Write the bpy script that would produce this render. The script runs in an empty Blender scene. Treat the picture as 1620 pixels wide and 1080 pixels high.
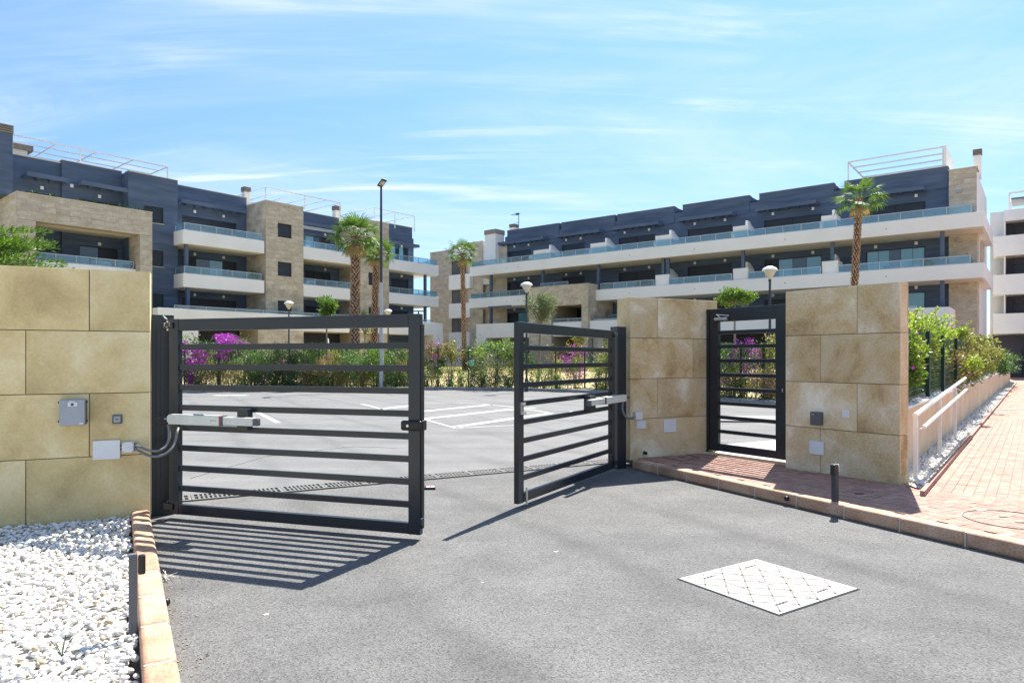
import bpy, math, random
import numpy as np
from mathutils import Vector
R_ = math.radians
random.seed(7); RNG = np.random.default_rng(7)
S = bpy.context.scene
COL = S.collection
F, HY, CX, CH = 1080.0, 567.0, 810.0, 1.6      # focal length, horizon and centre of the measured view, eye height

# ---------------------------------------------------------------- camera
cam = bpy.data.cameras.new('camera'); camo = bpy.data.objects.new('camera', cam); COL.objects.link(camo)
cam.sensor_width = 36; cam.lens = 24.0; cam.shift_y = 27/1620; cam.clip_start = .05; cam.clip_end = 3000
camo.location = (0, 0, CH); camo.rotation_euler = (R_(90), 0, 0)
S.camera = camo
# ---------------------------------------------------------------- light
SUN_EL, SUN_AZ = R_(54), R_(26.5)
sd = Vector((math.sin(SUN_AZ)*math.cos(SUN_EL), math.cos(SUN_AZ)*math.cos(SUN_EL), math.sin(SUN_EL)))
sl = bpy.data.lights.new('sun', 'SUN'); sl.energy = 5.0; sl.angle = R_(.5); sl.color = (1, .955, .88)
so = bpy.data.objects.new('sun', sl); COL.objects.link(so); so.rotation_euler = sd.to_track_quat('Z', 'Y').to_euler()
W = bpy.data.worlds.new('World'); S.world = W; W.use_nodes = True
nt = W.node_tree; nt.nodes.clear()
def N(t, k, **kw):
    n = t.nodes.new(k)
    for a, b in kw.items(): setattr(n, a, b)
    return n
sky = N(nt, 'ShaderNodeTexSky', sky_type='NISHITA'); sky.sun_disc = False
sky.sun_elevation = SUN_EL; sky.sun_rotation = SUN_AZ; sky.air_density = 1.0; sky.dust_density = .2; sky.ozone_density = 1.4
bg = N(nt, 'ShaderNodeBackground'); bg.inputs[1].default_value = .105
wo = N(nt, 'ShaderNodeOutputWorld')
tc = N(nt, 'ShaderNodeTexCoord'); sp = N(nt, 'ShaderNodeSeparateXYZ')
nt.links.new(tc.outputs['Generated'], sp.inputs[0])
def M2(t, op, a, b=None, c=None, clamp=False):
    n = N(t, 'ShaderNodeMath', operation=op); n.use_clamp = clamp
    for i, x in enumerate((a, b, c)):
        if x is None: continue
        if isinstance(x, (int, float)): n.inputs[i].default_value = x
        else: t.links.new(x, n.inputs[i])
    return n.outputs[0]
zz = M2(nt, 'MAXIMUM', M2(nt, 'ADD', sp.outputs[2], .12), .03)
cb = N(nt, 'ShaderNodeCombineXYZ')
nt.links.new(M2(nt, 'DIVIDE', sp.outputs[0], zz), cb.inputs[0]); nt.links.new(M2(nt, 'DIVIDE', sp.outputs[1], zz), cb.inputs[1])
def cirrus(scale, rot, sc, lo, hi, dist, det=7, loc=(0, 0, 0)):
    mp = N(nt, 'ShaderNodeMapping'); mp.inputs['Rotation'].default_value = (0, 0, R_(rot)); mp.inputs['Scale'].default_value = sc
    mp.inputs['Location'].default_value = loc
    nt.links.new(cb.outputs[0], mp.inputs[0])
    n = N(nt, 'ShaderNodeTexNoise'); n.inputs['Scale'].default_value = scale; n.inputs['Detail'].default_value = det
    n.inputs['Roughness'].default_value = .62; n.inputs['Distortion'].default_value = dist
    nt.links.new(mp.outputs[0], n.inputs[0])
    r = N(nt, 'ShaderNodeMapRange'); r.interpolation_type = 'SMOOTHSTEP'; r.inputs[1].default_value = lo; r.inputs[2].default_value = hi
    nt.links.new(n.outputs[0], r.inputs[0]); return r.outputs[0]
c1 = cirrus(1.5, 8, (.40, 2.3, 1), .45, .76, 1.3, 10)
c2 = cirrus(.7, -6, (.6, 1.5, 1), .36, .60, .4, 4, (1.3, 4.2, 0))
cf = M2(nt, 'MULTIPLY', M2(nt, 'MULTIPLY', c1, c2), 1.0, clamp=True)
veil = M2(nt, 'MULTIPLY', cirrus(.5, 20, (.7, 1.5, 1), .38, .72, .8, 7, (2.6, 5.3, 0)), .45)
cf = M2(nt, 'ADD', cf, veil, clamp=True)
cf = M2(nt, 'MULTIPLY', cf, .85)
tint = N(nt, 'ShaderNodeMix', data_type='RGBA', blend_type='MULTIPLY'); tint.inputs[0].default_value = 1
nt.links.new(sky.outputs[0], tint.inputs[6])
el_ = N(nt, 'ShaderNodeMapRange'); el_.inputs[1].default_value = 0; el_.inputs[2].default_value = .55; nt.links.new(sp.outputs[2], el_.inputs[0])
tr_ = N(nt, 'ShaderNodeMix', data_type='RGBA'); nt.links.new(el_.outputs[0], tr_.inputs[0]); tr_.inputs[6].default_value = (.42, .47, .55, 1); tr_.inputs[7].default_value = (.70, .87, 1.0, 1)
nt.links.new(tr_.outputs[2], tint.inputs[7])
mx = N(nt, 'ShaderNodeMix', data_type='RGBA'); nt.links.new(cf, mx.inputs[0])
nt.links.new(tint.outputs[2], mx.inputs[6]); mx.inputs[7].default_value = (4.1, 4.45, 4.7, 1)
nt.links.new(mx.outputs[2], bg.inputs[0]); nt.links.new(bg.outputs[0], wo.inputs[0])
S.view_settings.view_transform = 'Standard'; S.view_settings.look = 'None'; S.view_settings.gamma = 1
S.view_settings.use_curve_mapping = False; S.view_settings.exposure = 1.3
S.cycles.max_bounces = 7; S.cycles.transparent_max_bounces = 24

# ---------------------------------------------------------------- mesh helpers
class MB:
    def __init__(s): s.v = []; s.f = []
    def box(s, x0, x1, y0, y1, z0, z1):
        n = len(s.v)
        s.v += [(x, y, z) for z in (z0, z1) for x, y in ((x0, y0), (x1, y0), (x1, y1), (x0, y1))]
        s.f += [tuple(n+i for i in q) for q in ((3, 2, 1, 0), (4, 5, 6, 7), (0, 1, 5, 4), (1, 2, 6, 5), (2, 3, 7, 6), (3, 0, 4, 7))]
        return s
    def prism(s, pts, z0, z1):
        n = len(s.v); k = len(pts)
        s.v += [(p[0], p[1], z0) for p in pts] + [(p[0], p[1], z1) for p in pts]
        s.f += [tuple(n+i for i in reversed(range(k))), tuple(n+k+i for i in range(k))]
        s.f += [(n+i, n+(i+1) % k, n+k+(i+1) % k, n+k+i) for i in range(k)]
        return s
    def sheet(s, pts, z=0):
        n = len(s.v); s.v += [(p[0], p[1], z) for p in pts]; s.f.append(tuple(range(n, n+len(pts)))); return s
    def quad(s, a, b, c, d):
        n = len(s.v); s.v += [a, b, c, d]; s.f.append((n, n+1, n+2, n+3)); return s
    def bar(s, a, b, w, h=None, up=(0, 0, 1)):
        a = Vector(a); b = Vector(b); h = h or w; d = (b-a).normalized(); u = Vector(up)
        if abs(d.dot(u)) > .98: u = Vector((1, 0, 0))
        x = d.cross(u).normalized(); y = x.cross(d)
        n = len(s.v)
        for p in (a, b):
            for i, j in ((-1, -1), (1, -1), (1, 1), (-1, 1)): s.v.append(tuple(p+x*i*w/2+y*j*h/2))
        s.f += [tuple(n+i for i in q) for q in ((0, 1, 2, 3), (7, 6, 5, 4), (1, 0, 4, 5), (2, 1, 5, 6), (3, 2, 6, 7), (0, 3, 7, 4))]
        return s
    def tube(s, pts, rad, k=10, cap=True):
        pts = [Vector(p) for p in pts]; m = len(pts); n = len(s.v); px = None
        for i, p in enumerate(pts):
            d = (pts[min(i+1, m-1)]-pts[max(i-1, 0)]).normalized()
            if px is None:
                px = d.cross(Vector((0, 0, 1)));
                if px.length < .1: px = d.cross(Vector((1, 0, 0)))
            px = (px-d*px.dot(d)).normalized(); py = d.cross(px)
            r = rad[i] if isinstance(rad, (list, tuple)) else rad
            for j in range(k):
                a = 2*math.pi*j/k; s.v.append(tuple(p+px*math.cos(a)*r+py*math.sin(a)*r))
        for i in range(m-1):
            for j in range(k):
                a = n+i*k+j; b = n+i*k+(j+1) % k; s.f.append((a, b, b+k, a+k))
        if cap: s.f += [tuple(n+j for j in reversed(range(k))), tuple(n+(m-1)*k+j for j in range(k))]
        return s
    def lathe(s, prof, c=(0, 0, 0), k=20):
        return s.tube([(c[0], c[1], c[2]+z) for r, z in prof], [max(r, .0005) for r, z in prof], k)
    def obj(s, name, m, parent=None, loc=None, bev=0, smooth=False, kind=None, seg=2):
        me = bpy.data.meshes.new(name); me.from_pydata(s.v, [], s.f); me.update()
        return mesh_obj(name, me, m, parent, loc, bev, smooth, kind, seg)
def mesh_obj(name, me, m, parent=None, loc=None, bev=0, smooth=False, kind=None, seg=2):
    o = bpy.data.objects.new(name, me); COL.objects.link(o)
    if m is not None and not me.materials: me.materials.append(m)
    if parent is not None: o.parent = parent
    if loc: o.location = loc
    if smooth:
        me.polygons.foreach_set('use_smooth', [True]*len(me.polygons))
        if smooth == 'auto': me.set_sharp_from_angle(angle=R_(35))
    if bev:
        b = o.modifiers.new('bevel', 'BEVEL'); b.width = bev; b.segments = seg; b.limit_method = 'ANGLE'; b.angle_limit = R_(40)
    if kind: o['kind'] = kind
    return o
def B(*a): return MB().box(*a)
def share(name, src, parent, loc=(0, 0, 0), rot=None, sc=None):
    o = bpy.data.objects.new(name, src.data if hasattr(src, 'data') else src); COL.objects.link(o); o.parent = parent; o.location = loc
    if rot: o.rotation_euler = rot
    if sc: o.scale = sc
    return o
def thing(name, label, cat, loc=(0, 0, 0), rz=0, group=None):
    o = bpy.data.objects.new(name, None); COL.objects.link(o); o.empty_display_size = .2
    o.location = loc; o.rotation_euler = (0, 0, rz); o['label'] = label; o['category'] = cat
    if group: o['group'] = group
    return o
def tag(o, label, cat, group=None):
    o['label'] = label; o['category'] = cat
    if group: o['group'] = group
    return o
def copy_tree(o, parent=None):
    c = o.copy(); COL.objects.link(c); c.parent = parent
    for ch in list(o.children): copy_tree(ch, c)
    return c
def gp(px, py, z=0.0):          # where a line of sight meets a level plane
    y = (CH-z)*F/(py-HY); return ((px-CX)/F*y, y)
def at(px, y): return (px-CX)/F*y
def hz(py, y): return CH+(HY-py)/F*y
class Fr:                        # a local frame: x along the wall, y into it
    def __init__(s, O, ang):
        s.O = O; s.a = ang; s.u = (math.cos(ang), math.sin(ang)); s.n = (-s.u[1], s.u[0])
    def U(s, px, v=0):
        k = (px-CX)/F; ox = s.O[0]+s.n[0]*v; oy = s.O[1]+s.n[1]*v
        return (k*oy-ox)/(s.u[0]-k*s.u[1])
    def V(s, px, u=0):
        k = (px-CX)/F; ox = s.O[0]+s.u[0]*u; oy = s.O[1]+s.u[1]*u
        return (k*oy-ox)/(s.n[0]-k*s.n[1])
    def Wd(s, u, v, z=0): return (s.O[0]+s.u[0]*u+s.n[0]*v, s.O[1]+s.u[1]*u+s.n[1]*v, z)
    def loc(s, x, y):
        dx, dy = x-s.O[0], y-s.O[1]; return (dx*s.u[0]+dy*s.u[1], dx*s.n[0]+dy*s.n[1])
    def Z(s, px, py, v=0):
        u = s.U(px, v); return hz(py, s.Wd(u, v)[1])

# ---------------------------------------------------------------- materials
def mat(name, base, rough=.6, metal=0, spec=.5):
    m = bpy.data.materials.new(name); m.use_nodes = True; b = m.node_tree.nodes['Principled BSDF']
    b.inputs['Base Color'].default_value = (*base, 1); b.inputs['Roughness'].default_value = rough
    b.inputs['Metallic'].default_value = metal; b.inputs['Specular IOR Level'].default_value = spec
    m.diffuse_color = (*base, 1)
    return m
def ramp(t, fac, stops):
    r = N(t, 'ShaderNodeValToRGB'); e = r.color_ramp.elements
    while len(e) < len(stops): e.new(.5)
    for i, (p, c) in enumerate(stops): e[i].position = p; e[i].color = (*c, 1)
    if fac is not None: t.links.new(fac, r.inputs[0])
    return r.outputs[0]
def noise(t, scale, det=4, rough=.55, vec=None, dist=0):
    n = N(t, 'ShaderNodeTexNoise'); n.inputs['Scale'].default_value = scale; n.inputs['Detail'].default_value = det
    n.inputs['Roughness'].default_value = rough; n.inputs['Distortion'].default_value = dist
    if vec is not None: t.links.new(vec, n.inputs[0])
    return n.outputs[0]
def ocoord(t, rnd=True, sc=(1, 1, 1)):
    c = N(t, 'ShaderNodeTexCoord'); v = c.outputs['Object']
    mp = N(t, 'ShaderNodeMapping'); mp.inputs['Scale'].default_value = sc; t.links.new(v, mp.inputs[0])
    if rnd:
        oi = N(t, 'ShaderNodeObjectInfo'); mu = M2(t, 'MULTIPLY', oi.outputs['Random'], 57.0)
        cc = N(t, 'ShaderNodeCombineXYZ')
        for i in range(3): t.links.new(mu, cc.inputs[i])
        t.links.new(cc.outputs[0], mp.inputs['Location'])
    return mp.outputs[0]
def mixc(t, f, a, b, mode='MIX'):
    n = N(t, 'ShaderNodeMix', data_type='RGBA', blend_type=mode)
    for i, x in ((0, f), (6, a), (7, b)):
        if isinstance(x, (int, float)): n.inputs[i].default_value = x
        elif isinstance(x, tuple): n.inputs[i].default_value = (*x, 1)
        else: t.links.new(x, n.inputs[i])
    return n.outputs[2]
def bump(t, b, h, strength, dist=.01):
    n = N(t, 'ShaderNodeBump'); n.inputs['Strength'].default_value = strength; n.inputs['Distance'].default_value = dist
    t.links.new(h, n.inputs['Height']); t.links.new(n.outputs[0], b.inputs['Normal'])
def textured(name, cols, scale=4, det=6, rough=.7, bs=.15, bscale=60, bdist=.004, rnd=.12, sc=(1, 1, 1), fine=.25, dist=0, metal=0, spec=.4, randpos=True, island=False):
    """cloudy colour between the given stops, fine grain, a per-object shift in brightness and a little relief"""
    m = mat(name, cols[len(cols)//2], rough, metal, spec); t = m.node_tree; b = t.nodes['Principled BSDF']
    v = ocoord(t, randpos, sc)
    n1 = noise(t, scale, det, .6, v, dist)
    k = len(cols); c = ramp(t, n1, [(.3+.4*i/(k-1), cc) for i, cc in enumerate(cols)])
    n2 = noise(t, bscale, 3, .6, v)
    if fine: c = mixc(t, fine, c, ramp(t, n2, [(.3, (0, 0, 0)), (.7, (1, 1, 1))]), 'SOFT_LIGHT')
    if rnd:
        oi = N(t, 'ShaderNodeObjectInfo'); mr = N(t, 'ShaderNodeMapRange'); mr.inputs[3].default_value = 1-rnd; mr.inputs[4].default_value = 1+rnd
        t.links.new(N(t, 'ShaderNodeNewGeometry').outputs['Random Per Island'] if island else oi.outputs['Random'], mr.inputs[0]); cc = N(t, 'ShaderNodeCombineColor')
        for i in range(3): t.links.new(mr.outputs[0], cc.inputs[i])
        c = mixc(t, 1.0, c, cc.outputs[0], 'MULTIPLY')
    t.links.new(c, b.inputs['Base Color'])
    if bs: bump(t, b, n2, bs, bdist)
    return m
def leafmat(name, cols, trans=.4, rough=.45, gain=(1.25, 1.3, .8)):
    m = mat(name, cols[1], rough, 0, .35); t = m.node_tree; b = t.nodes['Principled BSDF']
    a = N(t, 'ShaderNodeAttribute', attribute_name='tone'); c = ramp(t, a.outputs['Fac'], [(i/(len(cols)-1), cc) for i, cc in enumerate(cols)])
    t.links.new(c, b.inputs['Base Color'])
    tr = N(t, 'ShaderNodeBsdfTranslucent'); g = mixc(t, 1.0, c, gain, 'MULTIPLY'); t.links.new(g, tr.inputs[0])
    ms = N(t, 'ShaderNodeMixShader'); ms.inputs[0].default_value = trans
    t.links.new(b.outputs[0], ms.inputs[1]); t.links.new(tr.outputs[0], ms.inputs[2])
    t.links.new(ms.outputs[0], t.nodes['Material Output'].inputs[0])
    return m
def glassmat(name, tint, gcol, fac, rough=.02):
    m = mat(name, gcol, rough); t = m.node_tree; t.nodes.remove(t.nodes['Principled BSDF'])
    tr = N(t, 'ShaderNodeBsdfTransparent'); tr.inputs[0].default_value = (*tint, 1)
    g = N(t, 'ShaderNodeBsdfGlossy'); g.inputs[0].default_value = (*gcol, 1); g.inputs['Roughness'].default_value = rough
    d = N(t, 'ShaderNodeBsdfDiffuse'); d.inputs[0].default_value = (*gcol, 1)
    lw = N(t, 'ShaderNodeLayerWeight'); lw.inputs[0].default_value = .25
    f = M2(t, 'ADD', M2(t, 'MULTIPLY', lw.outputs['Fresnel'], .35), fac, clamp=True)
    md = N(t, 'ShaderNodeMixShader'); md.inputs[0].default_value = .12; t.links.new(tr.outputs[0], md.inputs[1]); t.links.new(d.outputs[0], md.inputs[2])
    ms = N(t, 'ShaderNodeMixShader'); t.links.new(f, ms.inputs[0]); t.links.new(md.outputs[0], ms.inputs[1]); t.links.new(g.outputs[0], ms.inputs[2])
    t.links.new(ms.outputs[0], t.nodes['Material Output'].inputs[0]); return m

m_tile = textured('sandstone_tile', [(.50, .38, .18), (.68, .54, .275), (.82, .71, .46)], 1.7, 12, .75, .15, 45, .004, .04, fine=.16, dist=.3)
m_tile2 = textured('weathered_stone_tile', [(.36, .24, .11), (.58, .42, .215), (.66, .53, .34), (.84, .75, .58)], 1.7, 12, .75, .25, 45, .005, .10, fine=.3, dist=.5)
m_joint = mat('joint_filler', (.16, .13, .08), .9)
m_coping = textured('wall_coping', [(.5, .42, .28), (.6, .52, .38)], 3)
m_cladding = textured('facade_stone', [(.36, .31, .235), (.47, .41, .32), (.58, .52, .43)], .9, 6, .8, .1, 6, .01, .15, fine=.2, island=True)
m_cladcore = mat('facade_stone_backing', (.36, .31, .24), .9)
m_blue = textured('slate_blue_render', [(.066, .098, .158), (.080, .115, .180), (.094, .132, .198)], .6, 5, .8, .12, 3, .01, 0, sc=(.15, 1, 1.2), fine=.25, randpos=False)
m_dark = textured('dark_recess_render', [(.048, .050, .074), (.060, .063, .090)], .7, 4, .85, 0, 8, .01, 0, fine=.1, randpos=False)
m_white = textured('white_render', [(.72, .71, .69), (.78, .775, .76), (.82, .815, .80)], .35, 7, .7, .05, 8, .005, .02, fine=.10, randpos=False)
m_cream = textured('cream_soffit', [(.62, .58, .47), (.70, .66, .56)], .5, 4, .8, 0, 8, .01, 0, fine=.1, randpos=False)
m_shutter = textured('dark_shutter', [(.018, .025, .038), (.026, .035, .05)], 1, 3, .5, .25, 5, .01, .15, sc=(.02, 1, 9), fine=.2)
m_paneb = mat('window_glass_dark', (.02, .035, .05), .04, 0, 1.0)
m_panel_ = mat('window_glass_painted_sky', (.16, .36, .46), .06, 0, 1.0)  # reflected sky painted into the base colour of these panes
m_glass = glassmat('balcony_glass', (.66, .84, .90), (.62, .80, .88), .06)
m_metal = mat('grey_rail_metal', (.45, .48, .52), .4, .6)
m_white_metal = mat('white_frame_metal', (.78, .75, .72), .45)
m_lightbox = mat('wall_light_white', (.8, .8, .78), .4)
m_chimcap = textured('chimney_cap', [(.18, .15, .13), (.26, .23, .2)], 3)
m_gate = textured('anthracite_gate_paint', [(.012, .018, .026), (.016, .023, .032)], 2, 6, .30, .03, 90, .001, .05, fine=.2, spec=.5)
m_black = textured('black_plastic', [(.012, .012, .013), (.02, .02, .021)], 6, 4, .42, .05, 80, .001, 0)
m_greybox = textured('grey_enclosure', [(.30, .33, .36), (.36, .39, .42)], 3, 5, .5, .03, 90, .001, 0, fine=.08)
m_dgrey = textured('dark_grey_enclosure', [(.09, .095, .105), (.12, .125, .135)], 3, 5, .5, .03, 90, .001, 0, fine=.08)
m_whiteplast = textured('white_plastic', [(.66, .67, .69), (.76, .77, .78)], 4, 5, .45, 0, 90, .001, 0, fine=.12)
m_actu = textured('actuator_casing', [(.60, .61, .55), (.70, .71, .65)], 5, 5, .4, 0, 90, .001, 0, fine=.12)
m_steel = mat('bright_steel', (.6, .6, .6), .3, .9)
m_red = mat('red_print', (.5, .03, .03), .5)
m_conduit = mat('grey_conduit', (.16, .17, .18), .5)
m_pole = textured('galvanised_pole', [(.36, .38, .41), (.46, .48, .5)], 3, 4, .5, 0, 40, .001, 0)
m_poledark = mat('dark_pole', (.03, .035, .045), .45)
m_lampglass = mat('lamp_globe', (.55, .50, .42), .25)
m_lampcap = mat('lamp_cap', (.62, .64, .66), .4)
m_terra = textured('terracotta_kerb', [(.34, .19, .115), (.45, .27, .175), (.54, .37, .27)], 4, 8, .75, .3, 70, .004, .09, fine=.4)
m_mortar = textured('pale_mortar', [(.50, .43, .36), (.60, .53, .45)], 20, 4, .9, .3, 120, .002, 0)
m_brick = textured('paver_brick', [(.27, .145, .108), (.36, .205, .155), (.43, .27, .215)], 6, 7, .85, .3, 90, .003, .13, fine=.4)
m_brickbed = textured('paver_joint_sand', [(.22, .15, .11), (.30, .21, .16)], 12, 5, .95, .3, 90, .003, 0)
m_pebble = textured('white_marble_pebble', [(.56, .54, .50), (.78, .77, .74), (.84, .83, .81)], 9, 5, .6, .1, 60, .002, 0, fine=.15, randpos=False)
m_gravelbed = textured('gravel_bed', [(.38, .35, .30), (.5, .46, .4)], 20, 6, .9, .4, 90, .004, 0)
m_kerbgrey = textured('grey_concrete_kerb', [(.22, .21, .21), (.32, .31, .31)], 3, 6, .9, .2, 50, .003, .1)
m_paint = textured('road_paint', [(.30, .30, .295), (.56, .56, .55)], 5, 9, .7, .1, 60, .002, 0, fine=.3, randpos=False)
m_plate = textured('white_cover_plate', [(.30, .295, .275), (.42, .415, .39)], 5, 7, .6, .05, 60, .001, 0, fine=.3)
m_groove = mat('plate_groove', (.13, .12, .10), .8)
m_grate = textured('pale_grate', [(.11, .105, .098), (.17, .165, .155)], 6, 6, .7, .1, 60, .002, .07)
m_slot = mat('slot_void', (.006, .006, .007), .9)
m_beige = textured('beige_render_wall', [(.58, .44, .28), (.66, .52, .35), (.72, .60, .43)], 1.2, 7, .85, .15, 60, .003, .04, randpos=False)
m_green = mat('green_fence_paint', (.006, .032, .028), .55, 0, .3)
m_greenwire = mat('green_fence_wire', (.025, .085, .07), .5)
m_wire = mat('fence_wire', (.02, .022, .022), .5)
m_soil = textured('bare_soil', [(.20, .16, .11), (.31, .26, .19)], 3, 8, .95, .5, 40, .01, 0, randpos=False)
m_bark = textured('grey_bark', [(.16, .13, .10), (.28, .24, .19)], 5, 6, .9, .5, 30, .01, .1, sc=(1, 1, .3))
m_palmcore = mat('palm_trunk_core', (.075, .045, .03), .9)
m_palmbark = textured('palm_boot', [(.22, .13, .08), (.40, .26, .18), (.60, .47, .36)], 7, 6, .9, .5, 30, .01, .2)
m_wood = textured('bench_wood', [(.30, .12, .05), (.42, .19, .09)], 3, 5, .6, .1, 40, .003, .1, sc=(1, 8, 8))
m_teal = mat('teal_plastic', (.05, .40, .42), .5)
m_straw = mat('beige_fabric', (.62, .58, .52), .8)
L_oleander = leafmat('oleander_leaf', [(.04, .085, .03), (.09, .165, .05), (.18, .26, .10)])
L_grey = leafmat('olive_grey_leaf', [(.06, .09, .05), (.13, .17, .09), (.24, .27, .16)])
L_bright = leafmat('fresh_leaf', [(.04, .10, .018), (.10, .19, .03), (.22, .31, .06)], .45)
L_dark = leafmat('deep_green_leaf', [(.018, .05, .015), (.045, .10, .025), (.09, .17, .04)])
L_yellow = leafmat('yellow_green_leaf', [(.09, .11, .03), (.19, .20, .05), (.32, .31, .11)])
L_brown = leafmat('bronze_leaf', [(.09, .07, .03), (.19, .14, .06), (.29, .25, .10)])
L_mag = leafmat('magenta_bract', [(.28, .02, .28), (.46, .05, .46), (.62, .18, .60)], .3, gain=(1, 1, 1))
L_pink = leafmat('pink_bloom', [(.40, .06, .13), (.55, .16, .24), (.68, .42, .46)], .3, gain=(1, 1, 1))
L_dry = leafmat('dry_grass_blade', [(.14, .11, .04), (.27, .21, .08), (.42, .34, .15)], .3)
L_palm = leafmat('palm_frond_leaf', [(.03, .07, .02), (.08, .155, .03), (.22, .29, .08)], .35, .6)
L_palmdry = leafmat('dry_palm_leaf', [(.28, .2, .1), (.42, .32, .18), (.5, .42, .26)], .35)
L_thuja = leafmat('cypress_spray', [(.02, .06, .012), (.06, .135, .02), (.17, .26, .045)], .35)
# ---------------------------------------------------------------- asphalt (world-scaled aggregate)
def asphalt(name, lo, mid, hi, patch):
    m = mat(name, mid, .9, 0, .25); t = m.node_tree; b = t.nodes['Principled BSDF']
    v = ocoord(t, False)
    vo = N(t, 'ShaderNodeTexVoronoi'); vo.inputs['Scale'].default_value = 105; t.links.new(v, vo.inputs[0])
    sp_ = N(t, 'ShaderNodeSeparateColor'); t.links.new(vo.outputs['Color'], sp_.inputs[0])
    c = ramp(t, sp_.outputs[0], [(0, tuple(x*.55 for x in lo)), (.16, lo), (.4, mid), (.8, mid), (1, tuple(x*1.08 for x in hi))])
    c = mixc(t, .30, c, ramp(t, noise(t, 190, 3, .6, v), [(.35, lo), (.65, hi)]))
    big = noise(t, .35, 7, .62, v, .3); c = mixc(t, .45, c, ramp(t, big, [(.3, (.35, .35, .36)), (.7, (.68, .68, .67))]), 'SOFT_LIGHT')
    c = mixc(t, .55, c, ramp(t, noise(t, 1.6, 7, .7, v), [(.32, (.28, .28, .29)), (.72, (.72, .72, .7))]), 'SOFT_LIGHT')
    st = N(t, 'ShaderNodeMapping'); st.inputs['Rotation'].default_value = (0, 0, R_(28)); st.inputs['Scale'].default_value = (.18, 1.6, 1); t.links.new(v, st.inputs[0])
    ps = noise(t, 1.1, 8, .75, v, .6); c = mixc(t, ramp(t, ps, [(.66, (0, 0, 0)), (.74, (.55, .55, .55))]), c, tuple(x*1.15 for x in hi))
    c = mixc(t, patch, c, ramp(t, noise(t, .9, 5, .6, st.outputs[0]), [(.4, mid), (.62, hi)]))
    tk = N(t, 'ShaderNodeMapping'); tk.inputs['Rotation'].default_value = (0, 0, R_(-118.5)); t.links.new(v, tk.inputs[0]); sx = N(t, 'ShaderNodeSeparateXYZ'); t.links.new(tk.outputs[0], sx.inputs[0])
    wv = M2(t, 'SINE', M2(t, 'MULTIPLY', M2(t, 'ADD', sx.outputs[1], M2(t, 'MULTIPLY', noise(t, .25, 2, .5, v), .8)), 3.9)); wv = M2(t, 'MULTIPLY', M2(t, 'POWER', M2(t, 'MAXIMUM', wv, 0), 6.0), noise(t, .5, 3, .6, v))
    c = mixc(t, M2(t, 'MULTIPLY', wv, .42, clamp=True), c, tuple(x*.62 for x in lo))
    oil = noise(t, .8, 3, .5, v, .2); c = mixc(t, ramp(t, oil, [(.70, (0, 0, 0)), (.80, (.35, .35, .35))]), c, tuple(x*.6 for x in lo))
    t.links.new(c, b.inputs['Base Color'])
    bump(t, b, M2(t, 'ADD', vo.outputs['Distance'], noise(t, 150, 3, .6, v)), .5, .006)
    return m
m_road = asphalt('road_asphalt', (.062, .061, .060), (.136, .134, .130), (.20, .197, .19), .16)
m_lot = asphalt('lot_asphalt', (.095, .095, .095), (.150, .149, .147), (.215, .213, .21), .45)
m_crack = mat('crack_filler', (.035, .035, .037), .8)
def brickmat():
    m = mat('path_brickwork', (.5, .3, .22), .85, 0, .3); t = m.node_tree; b = t.nodes['Principled BSDF']
    v = ocoord(t, False); mp_ = N(t, 'ShaderNodeMapping'); mp_.vector_type = 'TEXTURE'; mp_.inputs['Rotation'].default_value = (0, 0, math.atan2(.7928, .6095)); mp_.inputs['Location'].default_value = (4.67, 8.0, 0); t.links.new(v, mp_.inputs[0])
    n = N(t, 'ShaderNodeTexBrick'); t.links.new(mp_.outputs[0], n.inputs[0])
    n.inputs['Scale'].default_value = 1; n.inputs['Brick Width'].default_value = .2; n.inputs['Row Height'].default_value = .1; n.offset = 0
    n.inputs['Mortar Size'].default_value = .004; n.inputs['Color1'].default_value = (.30, .165, .12, 1); n.inputs['Color2'].default_value = (.40, .245, .19, 1)
    n.inputs['Mortar'].default_value = (.26, .18, .13, 1)
    c = mixc(t, .4, n.outputs[0], ramp(t, noise(t, 1.5, 6, .6, v), [(.3, (.3, .3, .3)), (.7, (.7, .7, .7))]), 'SOFT_LIGHT')
    t.links.new(c, b.inputs['Base Color']); return m
m_pathbrick = brickmat()
def sandmat():
    m = mat('dry_lawn', (.5, .42, .26), .95, 0, .2); t = m.node_tree; b = t.nodes['Principled BSDF']; v = ocoord(t, False)
    c = ramp(t, noise(t, .6, 7, .65, v), [(.34, (.17, .19, .07)), (.44, (.40, .33, .17)), (.6, (.52, .42, .24)), (.8, (.58, .49, .31))])
    c = mixc(t, .5, c, ramp(t, noise(t, 14, 5, .7, v), [(.3, (.25, .25, .25)), (.7, (.75, .75, .75))]), 'SOFT_LIGHT')
    t.links.new(c, b.inputs['Base Color']); bump(t, b, noise(t, 30, 4, .6, v), .5, .02); return m
m_sand = sandmat()

# ---------------------------------------------------------------- ground
GA = R_(28.5); g_ = (math.cos(GA), math.sin(GA)); d_ = (-math.sin(GA), math.cos(GA))      # along the gate line / along the road
GO = (-3.62, 7.62)                                                                         # near edge of the drain
def gl(s, t): return (GO[0]+g_[0]*s+d_[0]*t, GO[1]+g_[1]*s+d_[1]*t)
gm = bpy.data.meshes.new('ground')
gv = []; gf = []
rad_ = [0, 90, 160, 300, 600, 1200]
gv.append((0, 40, -.06))
for r in rad_[1:]:
    for k in range(32): gv.append((r*math.cos(k*math.pi/16), 40+r*math.sin(k*math.pi/16), -.06))
for k in range(32): gf.append((0, 1+k, 1+(k+1) % 32))
for i in range(4):
    for k in range(32): gf.append((1+i*32+k, 1+(i+1)*32+k, 1+(i+1)*32+(k+1) % 32, 1+i*32+(k+1) % 32))
gm.from_pydata(gv, [], gf); mesh_obj('ground', gm, m_sand, kind='structure')
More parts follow.
